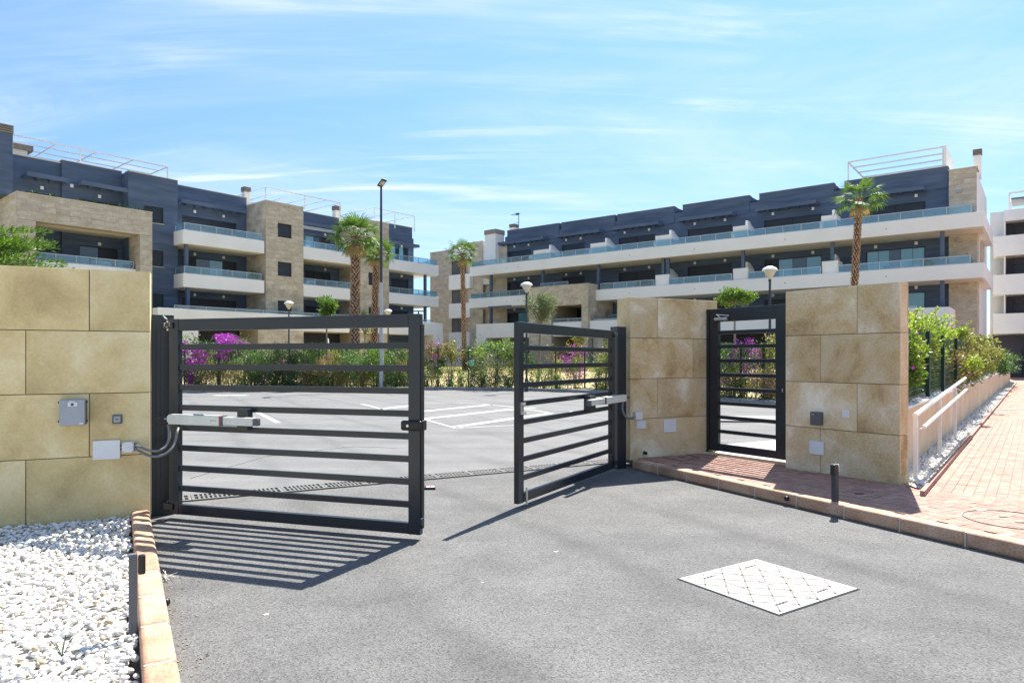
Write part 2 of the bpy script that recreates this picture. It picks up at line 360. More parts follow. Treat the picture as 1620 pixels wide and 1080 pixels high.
MB().sheet([gl(-9, -32), gl(14, -32), gl(14, 0), gl(-9, 0)], 0).obj('road', m_road, kind='structure')
KP = [(-46, 22), (-34, 27.5), (-24, 30.2), (-15.2, 32.0), (-9.5, 33.8), (-4.6, 34.9), (-1.6, 34.6), (.8, 33.8), (3.3, 32.0), (5.6, 28.8), (7.7, 25.0), (9.3, 22.6), (11.4, 20.8), (14, 19.6), (17.5, 19)]
MB().sheet([gl(-9, 0), gl(10, 0), (11.6, 16.5), (17.5, 19)]+list(reversed(KP[:-1]))+[(-46, 6)], 0).obj('parking_lot', m_lot, kind='structure')
ang = np.array([math.atan2(p[0], p[1]) for p in KP]); rad = np.array([math.hypot(*p) for p in KP])
def kerb_r(a): return float(np.interp(a, ang, rad))
def garden_z(x, y):
    a = math.atan2(x, y); t = (math.hypot(x, y)-kerb_r(a)-1.2)/16; t = min(max(t, 0), 1); return .12+.78*t*t*(3-2*t)
tv, tf = [], []; aa = np.linspace(ang[0], ang[-1], 80); tt = [.30, .6, 1.2, 2.5, 4, 6, 8, 10, 12, 14, 16, 18, 24, 40, 75]
for a in aa:
    for t in tt:
        r = kerb_r(a)+t; x, y = r*math.sin(a), r*math.cos(a); tv.append((x, y, garden_z(x, y)+(random.uniform(-.02, .02) if t > .6 else 0)))
nT = len(tt)
for i in range(len(aa)-1):
    for j in range(nT-1):
        q = i*nT+j; F4 = (q, q+1, q+nT+1, q+nT)
        if any((tv[k][0]-4.67)*.7928-(tv[k][1]-8.0)*.6095 > -.45 for k in F4): continue
        tf.append(F4)
tm = bpy.data.meshes.new('garden'); tm.from_pydata(tv, [], [tuple(reversed(f)) for f in tf]); mesh_obj('garden', tm, m_sand, smooth=True, kind='structure')
# far kerb: stone by stone along the curve
kerb = thing('lot_kerb', 'low grey concrete kerb curving round the far side of the car park', 'kerb')
def resample(P, st):
    out = []; P = [Vector((*p, 0)) for p in P]; carry = 0
    for a, b in zip(P, P[1:]):
        L = (b-a).length; s = carry
        while s < L: out.append(a+(b-a)*(s/L)); s += st
        carry = s-L
    return out
ks = resample(KP[1:], 1.0)
for a, b in zip(ks, ks[1:]):
    d = (b-a).normalized(); n = Vector((-d.y, d.x, 0))
    if n.dot(a) < 0: n = -n
    MB().prism([tuple(x)[:2] for x in (a+d*.008, b-d*.008, b-d*.008+n*.30, a+d*.008+n*.30)][::1 if d.cross(n).z > 0 else -1], 0, .14+random.uniform(-.006, .006)).obj('kerb_stone', m_kerbgrey, kerb, bev=.02)

# painted lines of the hatched area
def paint(pts_px, w, name, label):
    m = MB(); P = [Vector((*gp(*p), 0)) for p in pts_px]
    for a, b in zip(P, P[1:]):
        d = (b-a).normalized(); n = Vector((-d.y, d.x, 0))*w/2
        m.quad(tuple(a-n+Vector((0, 0, .004))), tuple(b-n+Vector((0, 0, .004))), tuple(b+n+Vector((0, 0, .004))), tuple(a+n+Vector((0, 0, .004))))
    return m
mk = MB()
def addp(pts, w):
    q = paint(pts, w, '', ''); n = len(mk.v); mk.v += q.v; mk.f += [tuple(n+i for i in f) for f in q.f]
addp([(600, 645.7), (668, 662.3), (722, 677.3)], .09)
addp([(722, 677.3), (812, 672.5), (850, 666), (884, 659.5), (905, 650)], .07)
addp([(600, 645.7), (645, 641), (668, 638.5), (715, 637), (760, 638.5), (812, 643.8), (869, 653)], .08)
tag(mk.obj('painted_outline', m_paint), 'thin white painted outline round the hatched no parking area in the car park', 'road marking')
for pts, lab in (([(602, 647), (668, 640)], 'farthest and shortest'), ([(630, 655), (668, 650.6), (777, 640)], 'second from the back'),
                 ([(672, 662.3), (812, 647), (845, 645)], 'third from the back'), ([(721, 675), (812, 662), (872, 653.5)], 'nearest one, at the front corner')):
    tag(paint(pts, .27, '', '').obj('painted_stripe', m_paint), 'wide white stripe of the hatched area, '+lab, 'road marking', 'white stripes of the hatched area')
tag(paint([(572, 638.8), (600, 645.7)], .12, '', '').obj('painted_line', m_paint), 'short white line leading left from the corner of the hatched area', 'road marking')
tag(paint([(404, 650.5), (440, 668.5)], .14, '', '').obj('painted_line', m_paint), 'white parking line seen just past the tip of the gate motor', 'road marking')
tag(paint([(338, 625.3), (391, 625.3)], .5, '', '').obj('painted_patch', m_paint), 'white painted block near the far kerb seen through the left gate', 'road marking')
def crack(pts, w, label):
    q = MB(); P = []
    for a, b in zip(pts, pts[1:]):
        a, b = gp(*a), gp(*b); n = max(2, int(math.hypot(b[0]-a[0], b[1]-a[1])/.12))
        for k in range(n): P.append((a[0]+(b[0]-a[0])*k/n+random.gauss(0, .015), a[1]+(b[1]-a[1])*k/n+random.gauss(0, .015), .0022))
    for p0, p1 in zip(P, P[1:]): q.bar(p0, p1, w*random.uniform(.5, 1.3), .002)
    tag(q.obj('crack', m_crack), label, 'crack')
crack([(432, 629), (500, 625.5), (562, 621)], .05, 'thin dark seam in the car park asphalt near the far kerb')
crack([(300, 757), (420, 722), (560, 706), (640, 709)], .012, 'fine wandering crack in the asphalt beyond the left gate leaf')
c = gp(430, 630); tag(MB().lathe([(0, .004), (.42, .004), (.42, .012), (0, .012)], (*c, 0), 24).obj('manhole_cover', m_poledark), 'small dark round drain cover in the car park near the far kerb', 'manhole cover')
# pavement strip and island behind the pedestrian gate
MB().prism([(2.2, 11.1), (3.3, 11.55), (5.2, 12.6), (6.6, 10.6), (5.15, 8.35), (3.95, 9.45), (3.25, 10.66)][::-1], 0, .125).obj('inner_pavement', m_paint, kind='structure')
c = gp(1196, 664)
isl = MB(); pts = [(c[0]+math.cos(a)*1.5*(1 if math.cos(a) > 0 else 1.5), c[1]+math.sin(a)*.75) for a in np.linspace(0, 2*math.pi, 28, endpoint=False)]
isl.prism(pts, 0, .05); tag(isl.obj('traffic_island', m_kerbgrey, bev=.02), 'low grey teardrop shaped island on the paving seen through the pedestrian gate', 'traffic island')
tb = thing('tactile_strip', 'strip of small beige paving blocks just behind the pedestrian gate', 'paving strip', (3.62, 10.72, .125), math.atan2(-.72, 1.0))
mm = B(-.045, .045, -.1, .1, 0, .02).obj('block', m_beige, tb, (0, 0, 0), bev=.005)
for i in range(1, 14): share('block', mm, tb, (i*.105, 0, 0)).modifiers.new('bevel', 'BEVEL').width = .005

# ---------------------------------------------------------------- drain grate along the gate line
drain = thing('drain_channel', 'long pale slotted drain grate crossing the drive between the two gate leaves', 'drain', (*gl(-.2, .02), 0), GA)
MB().box(-.3, 6.6, -.01, .36, .002, .004).obj('channel', m_slot, drain)
gr = MB(); gr.box(0, .494, 0, .035, .004, .016).box(0, .494, .165, .19, .004, .016).box(0, .494, .32, .355, .004, .016).box(0, .03, .035, .32, .004, .0155).box(.464, .494, .035, .32, .004, .0155)
for i in range(1, 9):
    x = .03+i*(.434/9); gr.box(x-.011, x+.011, .035, .165, .004, .0152).box(x-.011, x+.011, .19, .32, .004, .0152)
g0 = gr.obj('grate', m_grate, drain, (-.25, 0, 0))
for i in range(1, 13): share('grate', g0, drain, (-.25+i*.5, 0, 0))

# ---------------------------------------------------------------- kerbs at the entrance
def kerb_run(name, label, P0, dr, side, n, L, s0=0, z=.134, width=.16):
    """stones laid along dr from P0; side = unit vector from the road face towards the pavement"""
    k = thing(name, label, 'kerb', (*P0, 0), math.atan2(dr[1], dr[0])); sg = 1 if (-dr[1]*side[0]+dr[0]*side[1]) > 0 else -1
    MB().box(s0, s0+n*L, *sorted((sg*.02, sg*(width-.02))), 0, z-.022).obj('mortar_bed', m_mortar, k)
    for i in range(n):
        MB().box(s0+i*L+.007, s0+(i+1)*L-.007, *sorted((0, sg*width)), 0, z+random.uniform(-.002, .002)).obj('kerb_stone', m_terra, k, bev=.028, seg=4, smooth='auto')
        MB().box(s0+(i+1)*L-.008, s0+(i+1)*L+.008, *sorted((sg*.012, sg*(width-.008))), 0, z-.006).obj('mortar_joint', m_mortar, k)
    return k
K0 = (1.735, 9.93); kd = (.4535, -.8913); kn = (.8913, .4535)
kerb_run('pavement_kerb', 'terracotta coloured kerb between the road and the red brick pavement on the right', K0, kd, kn, 17, .58)
KL0 = (-3.57, 6.72); kld = (.497, -.8677)
kerb_run('gravel_kerb', 'terracotta coloured kerb between the road and the white gravel bed on the left', KL0, kld, (-.8677, -.497), 14, .55, width=.155, z=.12)

# ---------------------------------------------------------------- brick pavement and path
A2 = Vector((3.69, 9.207)); B2 = Vector((4.53, 7.974)); n2 = Vector((.8264, .5630)); u2 = (B2-A2).normalized()
M0 = Vector((1.74, 10.05)); nM = Vector((-.412, .911)); W0 = Vector((4.527, 8.11)); dW = Vector((.6095, .7928)); nW = Vector((.7928, -.6095))
K0v = Vector(K0); knv = Vector(kn)
def on_pave(x, y, e=0):
    p = Vector((x, y))
    if (p-K0v).dot(knv) < .155+e: return False
    a = (p-A2); s = a.dot(u2)
    if (p-W0).dot(nW) > .40+max(e, 0) and (p-W0).dot(dW) > -1.2: return (p-W0).dot(nW) < 3.6
    if s > 1.42: return (p-W0).dot(dW) < -.12 and x < 8.5
    return a.dot(n2) < (.30 if s < 0 else 0)-e and (p-M0).dot(nM) < -e
MB().sheet([(1.95, 10.02), (1.95+.4535*10, 10.02-.8913*10), (10, 1.1), (10, 7.2), (4.55, 8.0), (3.72, 9.22), (3.98, 9.45), (3.25, 10.72)][::-1], .112).obj('pavement', m_brickbed, kind='structure')
def Wp(s, n): return (W0.x+dW.x*s+nW.x*n, W0.y+dW.y*s+nW.y*n)
# the path as one sheet whose far bricks are a texture
pth = MB().sheet([Wp(-.5, .39), Wp(-.5, 3.6), Wp(60, 3.6), Wp(60, .39)], .1225).obj('path', m_pathbrick, kind='structure')
MB().sheet([Wp(42, .3), Wp(-1, 3.6), Wp(-1, 30), Wp(60, 30), Wp(60, -3), Wp(42, -3)], .118).obj('far_paving', m_pathbrick, kind='structure')
bricks = []
# herringbone by the kerb, running bond on the path
for i in range(-60, 110):
    for j in range(-10, 60):
        c = (i-j) % 4
        if c == 0: cx, cy, r = i+1, j+.5, 0
        elif c == 2: cx, cy, r = i+.5, j, math.pi/2
        else: continue
        u, v = cx*.1, cy*.1; x = K0[0]+kd[0]*u+kn[0]*v; y = K0[1]+kd[1]*u+kn[1]*v
        p = Vector((x, y))
        if not on_pave(x, y, -.03) or (p-W0).dot(dW) > -.32 and (p-W0).dot(nW) > .2: continue
        bricks.append((x, y, math.atan2(kd[1], kd[0])+r))
aw = math.atan2(dW.y, dW.x)
for i in range(-2, 70):
    for j in range(0, 36):
        x, y = Wp(i*.2-.17, .46+j*.1)
        if y > 16.5 or not on_pave(x, y, .0): continue
        bricks.append((x, y, aw))
bricks = [b for b in bricks if b[0] < 1.2*b[1]+1.5 and b[1] > 1.5]
bricks.sort(key=lambda b: math.hypot(b[0], b[1]) if (at(1625, b[1]) > b[0]) else 99)
pav = thing('brick_paving', 'red brick pavers of the pavement and the path on the right, herringbone by the kerb', 'paving', (0, 0, .13))
bb = B(-.0975, .0975, -.0475, .0475, -.04, 0).obj('brick', m_brick, pav, (0, 0, 0))
bb.location = (bricks[0][0], bricks[0][1], 0); bb.rotation_euler = (0, 0, bricks[0][2])
for x, y, r in bricks[1:299]:
    share('brick', bb, pav, (x, y, random.uniform(-.0015, .0015)), (random.uniform(-.006, .006), random.uniform(-.006, .006), r+random.uniform(-.008, .008)))
rest = MB()
for x, y, r in bricks[299:]:
    c, s = math.cos(r), math.sin(r); z = random.uniform(-.0015, .0015)
    q = [(x+c*a-s*b, y+s*a+c*b) for a, b in ((-.0975, -.0475), (.0975, -.0475), (.0975, .0475), (-.0975, .0475))]
    rest.prism(q, -.03, z)
rest.obj('bricks_beyond', m_brick, pav, kind='stuff')
# ramp edging, gravel strip, low wall
ed = MB().prism([Wp(-.72, .36), Wp(-.72, .405), Wp(42, .405), Wp(42, .36)], .10, .185)
tag(ed.obj('path_edging', m_brick), 'thin dark red edging strip between the brick path and the white gravel strip', 'edging')
MB().sheet([Wp(.2, .0), Wp(-.35, .36), Wp(44, .36), Wp(44, 0)], .13).obj('gravel_strip_bed', m_gravelbed, kind='structure')
lw = thing('planter_wall', 'long low beige rendered wall with white coping running beside the brick path', 'wall', (W0.x, W0.y, 0), math.atan2(dW.y, dW.x))
for i in range(9): MB().box(max(i*5.0, .26)+.004, i*5.0+4.996, 0, .22, .05, .93).obj('wall_section', m_beige, lw)
for i in range(30): MB().box(max(i*1.5, .26)+.004, i*1.5+1.496, -.02, .25, .933, .965).obj('coping', m_white, lw, bev=.004)

# ---------------------------------------------------------------- pebbles
def ico(sub=1):
    import bmesh
    b = bmesh.new(); bmesh.ops.create_icosphere(b, subdivisions=sub+1, radius=1); v = np.array([x.co[:] for x in b.verts]); f = np.array([[x.index for x in q.verts] for q in b.faces]); b.free(); return v, f
def np_mesh(name, V, Fc, m, smooth=False, tone=None):
    me = bpy.data.meshes.new(name); n = len(V); k = Fc.shape[1]
    me.vertices.add(n); me.vertices.foreach_set('co', V.astype(np.float32).ravel())
    me.loops.add(Fc.size); me.loops.foreach_set('vertex_index', Fc.astype(np.int32).ravel())
    me.polygons.add(len(Fc)); me.polygons.foreach_set('loop_start', np.arange(0, Fc.size, k, dtype=np.int32)); me.polygons.foreach_set('loop_total', np.full(len(Fc), k, dtype=np.int32))
    me.update(calc_edges=True)
    if smooth: me.polygons.foreach_set('use_smooth', [True]*len(Fc))
    if tone is not None:
        at_ = me.attributes.new('tone', 'FLOAT', 'POINT'); at_.data.foreach_set('value', tone.astype(np.float32))
    me.materials.append(m); return me
def pebbles(name, pts, size, m, label):
    v, f = ico(1); n = len(pts); k = len(v)
    shp = 1+.22*RNG.standard_normal((10, k, 1)); shp = np.clip(shp, .6, 1.35)
    # soften the shape noise
    nb = [set() for _ in range(k)]
    for t in f:
        for a in t: nb[a] |= set(t)
    for _ in range(2): shp = np.stack([shp[:, list(q)].mean(1) for q in nb], 1)
    base = v[None]*shp
    idx = RNG.integers(0, 10, n); sc = RNG.uniform(.65, 1.25, (n, 1))*size*np.stack([RNG.uniform(.9, 1.5, n), RNG.uniform(.7, 1, n), RNG.uniform(.5, .8, n)], 1)/2
    a, b2, c = RNG.uniform(0, 2*np.pi, n), RNG.normal(0, .35, n), RNG.normal(0, .35, n)
    V = base[idx]*sc[:, None, :]
    def rot(V, ang_, i, j):
        cs, sn = np.cos(ang_)[:, None], np.sin(ang_)[:, None]; x, y = V[..., i].copy(), V[..., j].copy(); V[..., i] = cs*x-sn*y; V[..., j] = sn*x+cs*y
    rot(V, b2, 1, 2); rot(V, c, 0, 2); rot(V, a, 0, 1)
    V = V+np.array(pts)[:, None, :]
    Fc = (f[None]+(np.arange(n)*k)[:, None, None]).reshape(-1, 3)
    me = np_mesh(name, V.reshape(-1, 3), Fc, m, True, np.repeat(RNG.uniform(0, 1, n), k))
    o = mesh_obj(name, me, None, kind='stuff'); o['label'] = label; o['category'] = 'gravel'; return o
def pebmat():
    m = mat('marble_pebble', (.75, .74, .71), .65, 0, .3); t = m.node_tree; b = t.nodes['Principled BSDF']
    a = N(t, 'ShaderNodeAttribute', attribute_name='tone')
    c = ramp(t, a.outputs['Fac'], [(0, (.40, .31, .20)), (.035, (.58, .49, .36)), (.06, (.58, .55, .50)), (.3, (.68, .66, .62)), (.6, (.74, .72, .68)), (.9, (.80, .78, .75)), (1, (.50, .50, .50))])
    v = ocoord(t, False); c = mixc(t, .35, c, ramp(t, noise(t, 35, 4, .6, v), [(.3, (.36, .36, .36)), (.7, (.66, .66, .66))]), 'SOFT_LIGHT')
    t.links.new(c, b.inputs['Base Color']); return m
m_peb = pebmat()
LW = Fr((-3.58, 6.75), R_(24.2))      # face of the left wall, x from its right end
KLv = Vector(KL0); kln = Vector((-.8677, -.497))
P = []
for _ in range(23500):
    x, y = random.uniform(-7.2, -1.4), random.uniform(2.2, 6.9)
    if LW.loc(x, y)[1] > -.015 or (Vector((x, y))-KLv).dot(kln) < .172 or x < -.80*y-.5: continue
    P.append((x, y, .052+random.uniform(-.022, .018)))
pebbles('gravel', P, .037, m_peb, 'bed of white marble pebbles in front of the left stone wall')
MB().sheet([(-9, 4.3), (-9, 1.0), (-.6, 1.0), (-3.72, 6.64), (-3.6, 6.74)], .034).obj('gravel_bed', m_gravelbed, kind='structure')
P = []
for _ in range(5200):
    s = random.uniform(0, 1)**1.6*30-.2; n = random.uniform(.0, .35)
    if s < .25 and n < .36*(.25-s)/.45+.08: continue
    P.append((*Wp(s, n), .145+random.uniform(-.01, .015)))
pebbles('gravel', P, .045, m_peb, 'narrow strip of white pebbles between the low beige wall and the brick path')
P = [(*Wp(random.uniform(.3, 30), random.uniform(-.2, -.02)), .972+random.uniform(-.003, .01)) for _ in range(500)]
pebbles('gravel', P, .04, m_peb, 'loose white pebbles lying along the top of the low beige wall')
# ---------------------------------------------------------------- stone clad entrance walls
def stone_wall(name, label, fr, x0, x1, thick, rows, joints, m, ends=(), base=0.0, top=None):
    w = thing(name, label, 'wall', (fr.O[0], fr.O[1], 0), fr.a); g = .0035; tz = rows[0]
    MB().box(x0+.021, x1-.021, .021, thick-.021, base, tz-.022).obj('wall_core', m_joint, w)
    for i in range(len(rows)-1):
        xs = [x0]+[j for j in sorted(joints[i]) if x0+.05 < j < x1-.05]+[x1]
        for a, b in zip(xs, xs[1:]):
            e0 = 0 if a == x0 else g; e1 = 0 if b == x1 else g; pr = random.uniform(-.0015, .0015)
            B(a+e0, b-e1, pr, .02, rows[i+1]+g, rows[i]-g).obj('stone_tile', m, w, bev=.0025)
            B(a+e0, b-e1, thick-.02, thick, rows[i+1]+g, rows[i]-g).obj('stone_tile', m, w)
        for e in ends:
            a, b = (x0, x0+.02) if e < 0 else (x1-.02, x1)
            B(a+.001, b-.001, .021, thick-.021, rows[i+1]+g, rows[i]-g).obj('stone_tile', m, w)
    MB().box(x0+.002, x1-.002, .002, thick-.002, tz-.02, tz-.001).obj('top_slab', m_coping, w, bev=.002)
    return w
rl = [2.455, 1.865, 1.266, .66, .03]
hw = .514
J0 = [-(.5*1.028+k*1.028) for k in range(8)]; J1 = [-(1.0+k*1.028)-.02 for k in range(8)]
wl = stone_wall('entrance_wall', 'tan stone tiled wall behind the white gravel, carrying the large grey control box', LW, -6.2, 0, .18, rl, [J0, J1, J0, J1], m_tile, (1,))
MW = Fr((1.74, 10.05), math.atan2(.67, 1.48)); ML = 1.625
stone_wall('entrance_wall', 'brown weathered stone tiled wall between the right gate leaf and the pedestrian gate', MW, 0, ML, .35, [2.505, 1.905, 1.302, .708, .10],
           [[MW.U(1040.5)], [MW.U(1096.5)], [MW.U(1040.5)], [9]], m_tile2, (-1, 1), base=.05)
RW = Fr((3.69, 9.207), math.atan2(-1.233, .84)); RL = 1.492
stone_wall('entrance_wall', 'weathered stone tiled wall right of the pedestrian gate, ending at the brick path', RW, 0, RL, .20, [2.50, 1.905, 1.295, .70, .10],
           [[RW.U(1356)], [RW.U(1297.5)], [RW.U(1356)], [RW.U(1297.5)]], m_tile2, (1,), base=.05)

# ---------------------------------------------------------------- gate posts and leaves
def post(label, O, w, d, h, group):
    p = thing('gate_post', label, 'gate post', (*O, 0), GA, group)
    MB().box(0, w, 0, d, 0, h).obj('column', m_gate, p, bev=.006)
    for k in range(1, 5):
        x = w*k/5; B(x-.004, x+.004, -.005, 0, .05, h-.1).obj('rib', m_gate, p, bev=.002)
    B(.002, w-.002, .002, d-.002, h, h+.004).obj('cap', m_gate, p)
    return p
post('wide anthracite steel gate post standing against the left stone wall', (-3.652, 6.915), .205, .16, 2.04, 'gate posts')
post('anthracite steel gate post standing beside the brown stone wall in the middle', (1.525, 9.88), .165, .17, 2.06, 'gate posts')
def leaf(name, label, fr, L, z0, z1, zs, bh, stile, top, bot, ht=.06, bt=.035, cat='gate', group=None):
    t = thing(name, label, cat, (fr.O[0], fr.O[1], 0), fr.a, group)
    B(0, stile, -ht/2, ht/2, z0, z1).obj('stile', m_gate, t, bev=.004)
    B(L-stile, L, -ht/2, ht/2, z0, z1).obj('stile', m_gate, t, bev=.004)
    B(stile+.001, L-stile-.001, -ht/2+.002, ht/2-.002, z1-top, z1-.002).obj('top_rail', m_gate, t, bev=.004)
    B(stile+.001, L-stile-.001, -ht/2+.002, ht/2-.002, z0+.002, z0+bot).obj('bottom_rail', m_gate, t, bev=.004)
    for z in zs: B(stile-.008 if False else stile+.001, L-stile-.001, -bt/2, bt/2, z-bh/2, z+bh/2).obj('crossbar', m_gate, t, bev=.003)
    return t
zb = [1.715-.2013*k for k in range(8)]
LL = Fr((-3.43, 6.87), math.atan2(6.04-6.87, -.80+3.43))
gl_ = leaf('gate_leaf', 'left leaf of the dark grey barred vehicle gate, broadside in front of the drive', LL, 2.757, .045, 1.995, zb, .056, .115, .118, .10, group='leaves of the vehicle gate')
RLf = Fr((1.435, 9.70), math.atan2(7.30-9.70, .045-1.435))
gr_ = leaf('gate_leaf', 'right leaf of the dark grey barred vehicle gate, swung open beside the brown wall', RLf, 2.773, .045, 1.995, zb, .056, .115, .118, .10, group='leaves of the vehicle gate')
# lock, catch, bolt guide, hinges
B(2.585, 2.785, -.075, -.032, .965, 1.055).obj('lock_case', m_black, gl_, bev=.022, seg=4)
B(2.759, 2.787, -.031, .05, .965, 1.055).obj('lock_side', m_black, gl_, bev=.008)
B(2.742, 2.79, -.07, -.012, .145, .20).obj('bolt_guide', m_gate, gl_, bev=.004)
MB().tube([(2.66, -.084, 1.01), (2.66, -.0775, 1.01)], .012, 12).obj('lock_cylinder', m_steel, gl_)
B(2.758, 2.775, -.02, .02, .1, 1.9).obj('edge_seal', m_black, gl_)
B(2.70, 2.745, .03, .045, 1.0, 1.13).obj('keeper_plate', m_steel, gr_)
B(2.70, 2.72, .045, .08, 1.0, 1.03).obj('keeper_tongue', m_steel, gr_)
B(2.70, 2.72, .045, .08, 1.10, 1.13).obj('keeper_tongue', m_steel, gr_)
MB().tube([(2.63, .05, .02), (2.63, .05, .20)], .012, 8).obj('drop_bolt', m_steel, gr_)
for t_, sg in ((gl_, -1), (gr_, 1)):
    for z in (1.93, .12):
        MB().tube([(-.035, 0, z-.05), (-.035, 0, z+.05)], .018, 10).obj('hinge_barrel', m_steel if z > 1 else m_gate, t_)
        B(-.06, .06, sg*.032, sg*.046, z-.03, z+.03).obj('hinge_plate', m_gate, t_, bev=.004) if sg > 0 else B(-.06, .06, -.046, -.032, z-.03, z+.03).obj('hinge_plate', m_gate, t_, bev=.004)
    for dx, dz in ((-.03, 0), (.03, 0), (.03, .02), (-.03, .02), (0, -.015)):
        MB().tube([(dx, sg*.046, 1.93+dz), (dx, sg*.056, 1.93+dz)], .006, 6).obj('bolt', m_steel, t_)
MB().tube([(0, -.05, 1.99), (-.03, -.06, 2.015), (-.10, .0, 2.03)], .006, 6).obj('hinge_wire', m_steel, gl_)
# left motor arm
def motor(fr, xa, xb, y, z, label, flip):
    t = thing('gate_motor', label, 'gate motor', (*fr.Wd(xa, y, z),), fr.a, 'gate motor arms'); L = xb-xa; s = 1 if flip else -1
    a = .60*L
    MB().box(.03, a, -.038, .038, -.048, .048).obj('motor_housing', m_actu, t, bev=.010, seg=3)
    MB().box(.005, .03, -.025, .025, -.030, .030).obj('rear_cap', m_actu, t, bev=.008)
    MB().box(a+.003, a+.012, -.0385, .0385, -.0485, .0485).obj('red_ring', m_red, t)
    MB().box(a+.012, a+.035, -.037, .037, -.047, .047).obj('collar', m_dgrey, t)
    MB().box(a+.035, L-.05, -.030, .030, -.040, .036).obj('front_housing', m_actu, t, bev=.006)
    MB().box(L-.05, L, -.028, .028, -.038, .034).obj('end_cap', m_dgrey, t, bev=.010)
    MB().box(a-.50*a, a-.50*a+.12, -.018, .018, .0485, .060).obj('release_cover', m_greybox, t, bev=.004)
    MB().tube([(0, 0, -.0), (-.05, 0, 0)], .010, 8).obj('pivot_pin', m_steel, t)
    MB().box(-.13, -.045, -.03, .03, -.006, .006).obj('rear_bracket', m_black, t)
    for k in range(6): MB().box(a+.06+k*.022, a+.07+k*.022, -.022, .022, -.046, -.0405).obj('vent_rib', m_dgrey, t)
    q = MB()
    for k in range(7):
        q.box(a-.085+k*.009, a-.079+k*.009, -s*.0385 if s < 0 else -.0388, .0388 if s < 0 else -.0385, -.002-(.006 if k == 0 else 0), .006) if False else q.box(a-.095+k*.010, a-.089+k*.010, -.0388, -.038, -.002-(.008 if k == 0 else 0), .005)
    q.obj('lettering', m_dgrey, t)
    return t
xa, xb = LL.U(266, -.13), LL.U(409.5, -.13)
motor(LL, xa, xb, -.13, LL.Z(300, 663.5, -.13), 'long pale grey motor arm pushing the left gate leaf', False)
B(LL.U(380, -.05), LL.U(396.5, -.05), -.095, -.018, .92, 1.12).obj('motor_plate', m_gate, gl_, bev=.003)
xa2, xb2 = RLf.U(989, .16), RLf.U(930.5, .16)
mr = motor(RLf, xa2, xb2, .16, RLf.Z(960, 633, .16), 'short looking pale grey motor arm on the right gate leaf beside the stone wall', True)
B(RLf.U(936, .05), RLf.U(927, .05), .018, .11, .92, 1.12).obj('motor_plate', m_gate, gr_, bev=.003)
# cables
def cable(pts, r, label, group=None):
    P = [Vector((at(px, y), y, hz(py, y))) for px, py, y in pts]; out = []
    for i in range(len(P)-1):
        p0, p1, p2, p3 = P[max(i-1, 0)], P[i], P[i+1], P[min(i+2, len(P)-1)]
        for k in range(6):
            t = k/6; out.append(.5*((2*p1)+(p2-p0)*t+(2*p0-5*p1+4*p2-p3)*t*t+(3*p1-p0-3*p2+p3)*t**3))
    out.append(P[-1]); return tag(MB().tube(out, r, 8).obj('cable', m_conduit, smooth=True), label, 'cable', group)
cable([(213, 704, 6.64), (222, 707, 6.60), (235, 712, 6.58), (250, 713, 6.60), (262, 706, 6.66), (267, 695, 6.70), (267.5, 680, 6.72), (266, 671, 6.72)], .013, 'upper grey conduit looping from the wall box to the left motor', 'grey conduits of the left motor')
cable([(213, 708, 6.64), (224, 715, 6.58), (240, 721.5, 6.56), (256, 720, 6.58), (270, 711, 6.64), (277, 698, 6.70), (280, 684, 6.72), (282, 677, 6.78)], .013, 'lower grey conduit looping from the wall box to the gate stile', 'grey conduits of the left motor')
cable([(1005, 659.5, 9.90), (998, 661, 9.80), (991, 660, 9.66), (986, 652, 9.6), (984.5, 643, 9.6), (986, 636, 9.62)], .014, 'grey conduit hanging from the right motor to the small wall box')

# ---------------------------------------------------------------- boxes on the walls
def wallbox(name, label, cat, fr, px0, px1, py0, py1, dep, m, bev=.008, group=None):
    x0, x1 = fr.U(px0, -dep), fr.U(px1, -dep); zc = fr.Z((px0+px1)/2, py1, -dep), fr.Z((px0+px1)/2, py0, -dep)
    t = thing(name, label, cat, fr.Wd(x0, 0, zc[0]), fr.a, group); w = x1-x0; h = zc[1]-zc[0]
    B(0, w, -dep, -.002, 0, h).obj('casing', m, t, bev=bev, seg=4); return t, w, h
t, w, h = wallbox('control_box', 'large square grey gate control box with a white label on the left wall', 'control box', LW, 93, 134.5, 632, 673.5, .11, m_greybox, .012)
B(.0-.004, w+.006, -.075, -.02, .006, h-.006).obj('back_shell', m_dgrey, t, bev=.01)
B(w*.34, w*.70, -.113, -.1105, h*.74, h*.89).obj('label_plate', m_whiteplast, t)
MB().tube([(w*.51, -.119, h*.815), (w*.51, -.113, h*.815)], .012, 14).obj('lock', m_black, t)
B(w*.38, w*.62, -.112, -.1105, h*.91, h*.945).obj('print', m_whiteplast, t)
B(w*.78, w*.93, -.112, -.1105, h*.06, h*.10).obj('sticker', m_whiteplast, t)
for zf in (.13, .86):
    for xf in (-.008, w+.004): B(xf-.006, xf+.010, -.07, -.045, h*zf, h*zf+.018).obj('hinge_clip', m_black, t)
t, w, h = wallbox('key_switch', 'small square grey key switch between the control box and the gate', 'key switch', LW, 177.5, 193, 656, 670, .022, m_dgrey, .004)
B(.012, w-.012, -.028, -.022, .012, h-.012).obj('face_plate', m_greybox, t, bev=.003); B(w/2-.012, w/2+.012, -.030, -.0282, h/2-.004, h/2+.004).obj('key_slot', m_black, t)
t, w, h = wallbox('junction_box', 'wide flat white cover box low on the left wall', 'junction box', LW, 146.5, 190, 696.5, 726.5, .03, m_whiteplast, .004)
t, w, h = wallbox('junction_box', 'small white junction box where the grey conduits leave the left wall', 'junction box', LW, 192.5, 212, 699, 715.5, .06, m_whiteplast, .006)
for zf in (.1, .9):
    for xf in (.1, .9): MB().tube([(w*xf, -.063, h*zf), (w*xf, -.059, h*zf)], .005, 8).obj('screw', m_dgrey, t)
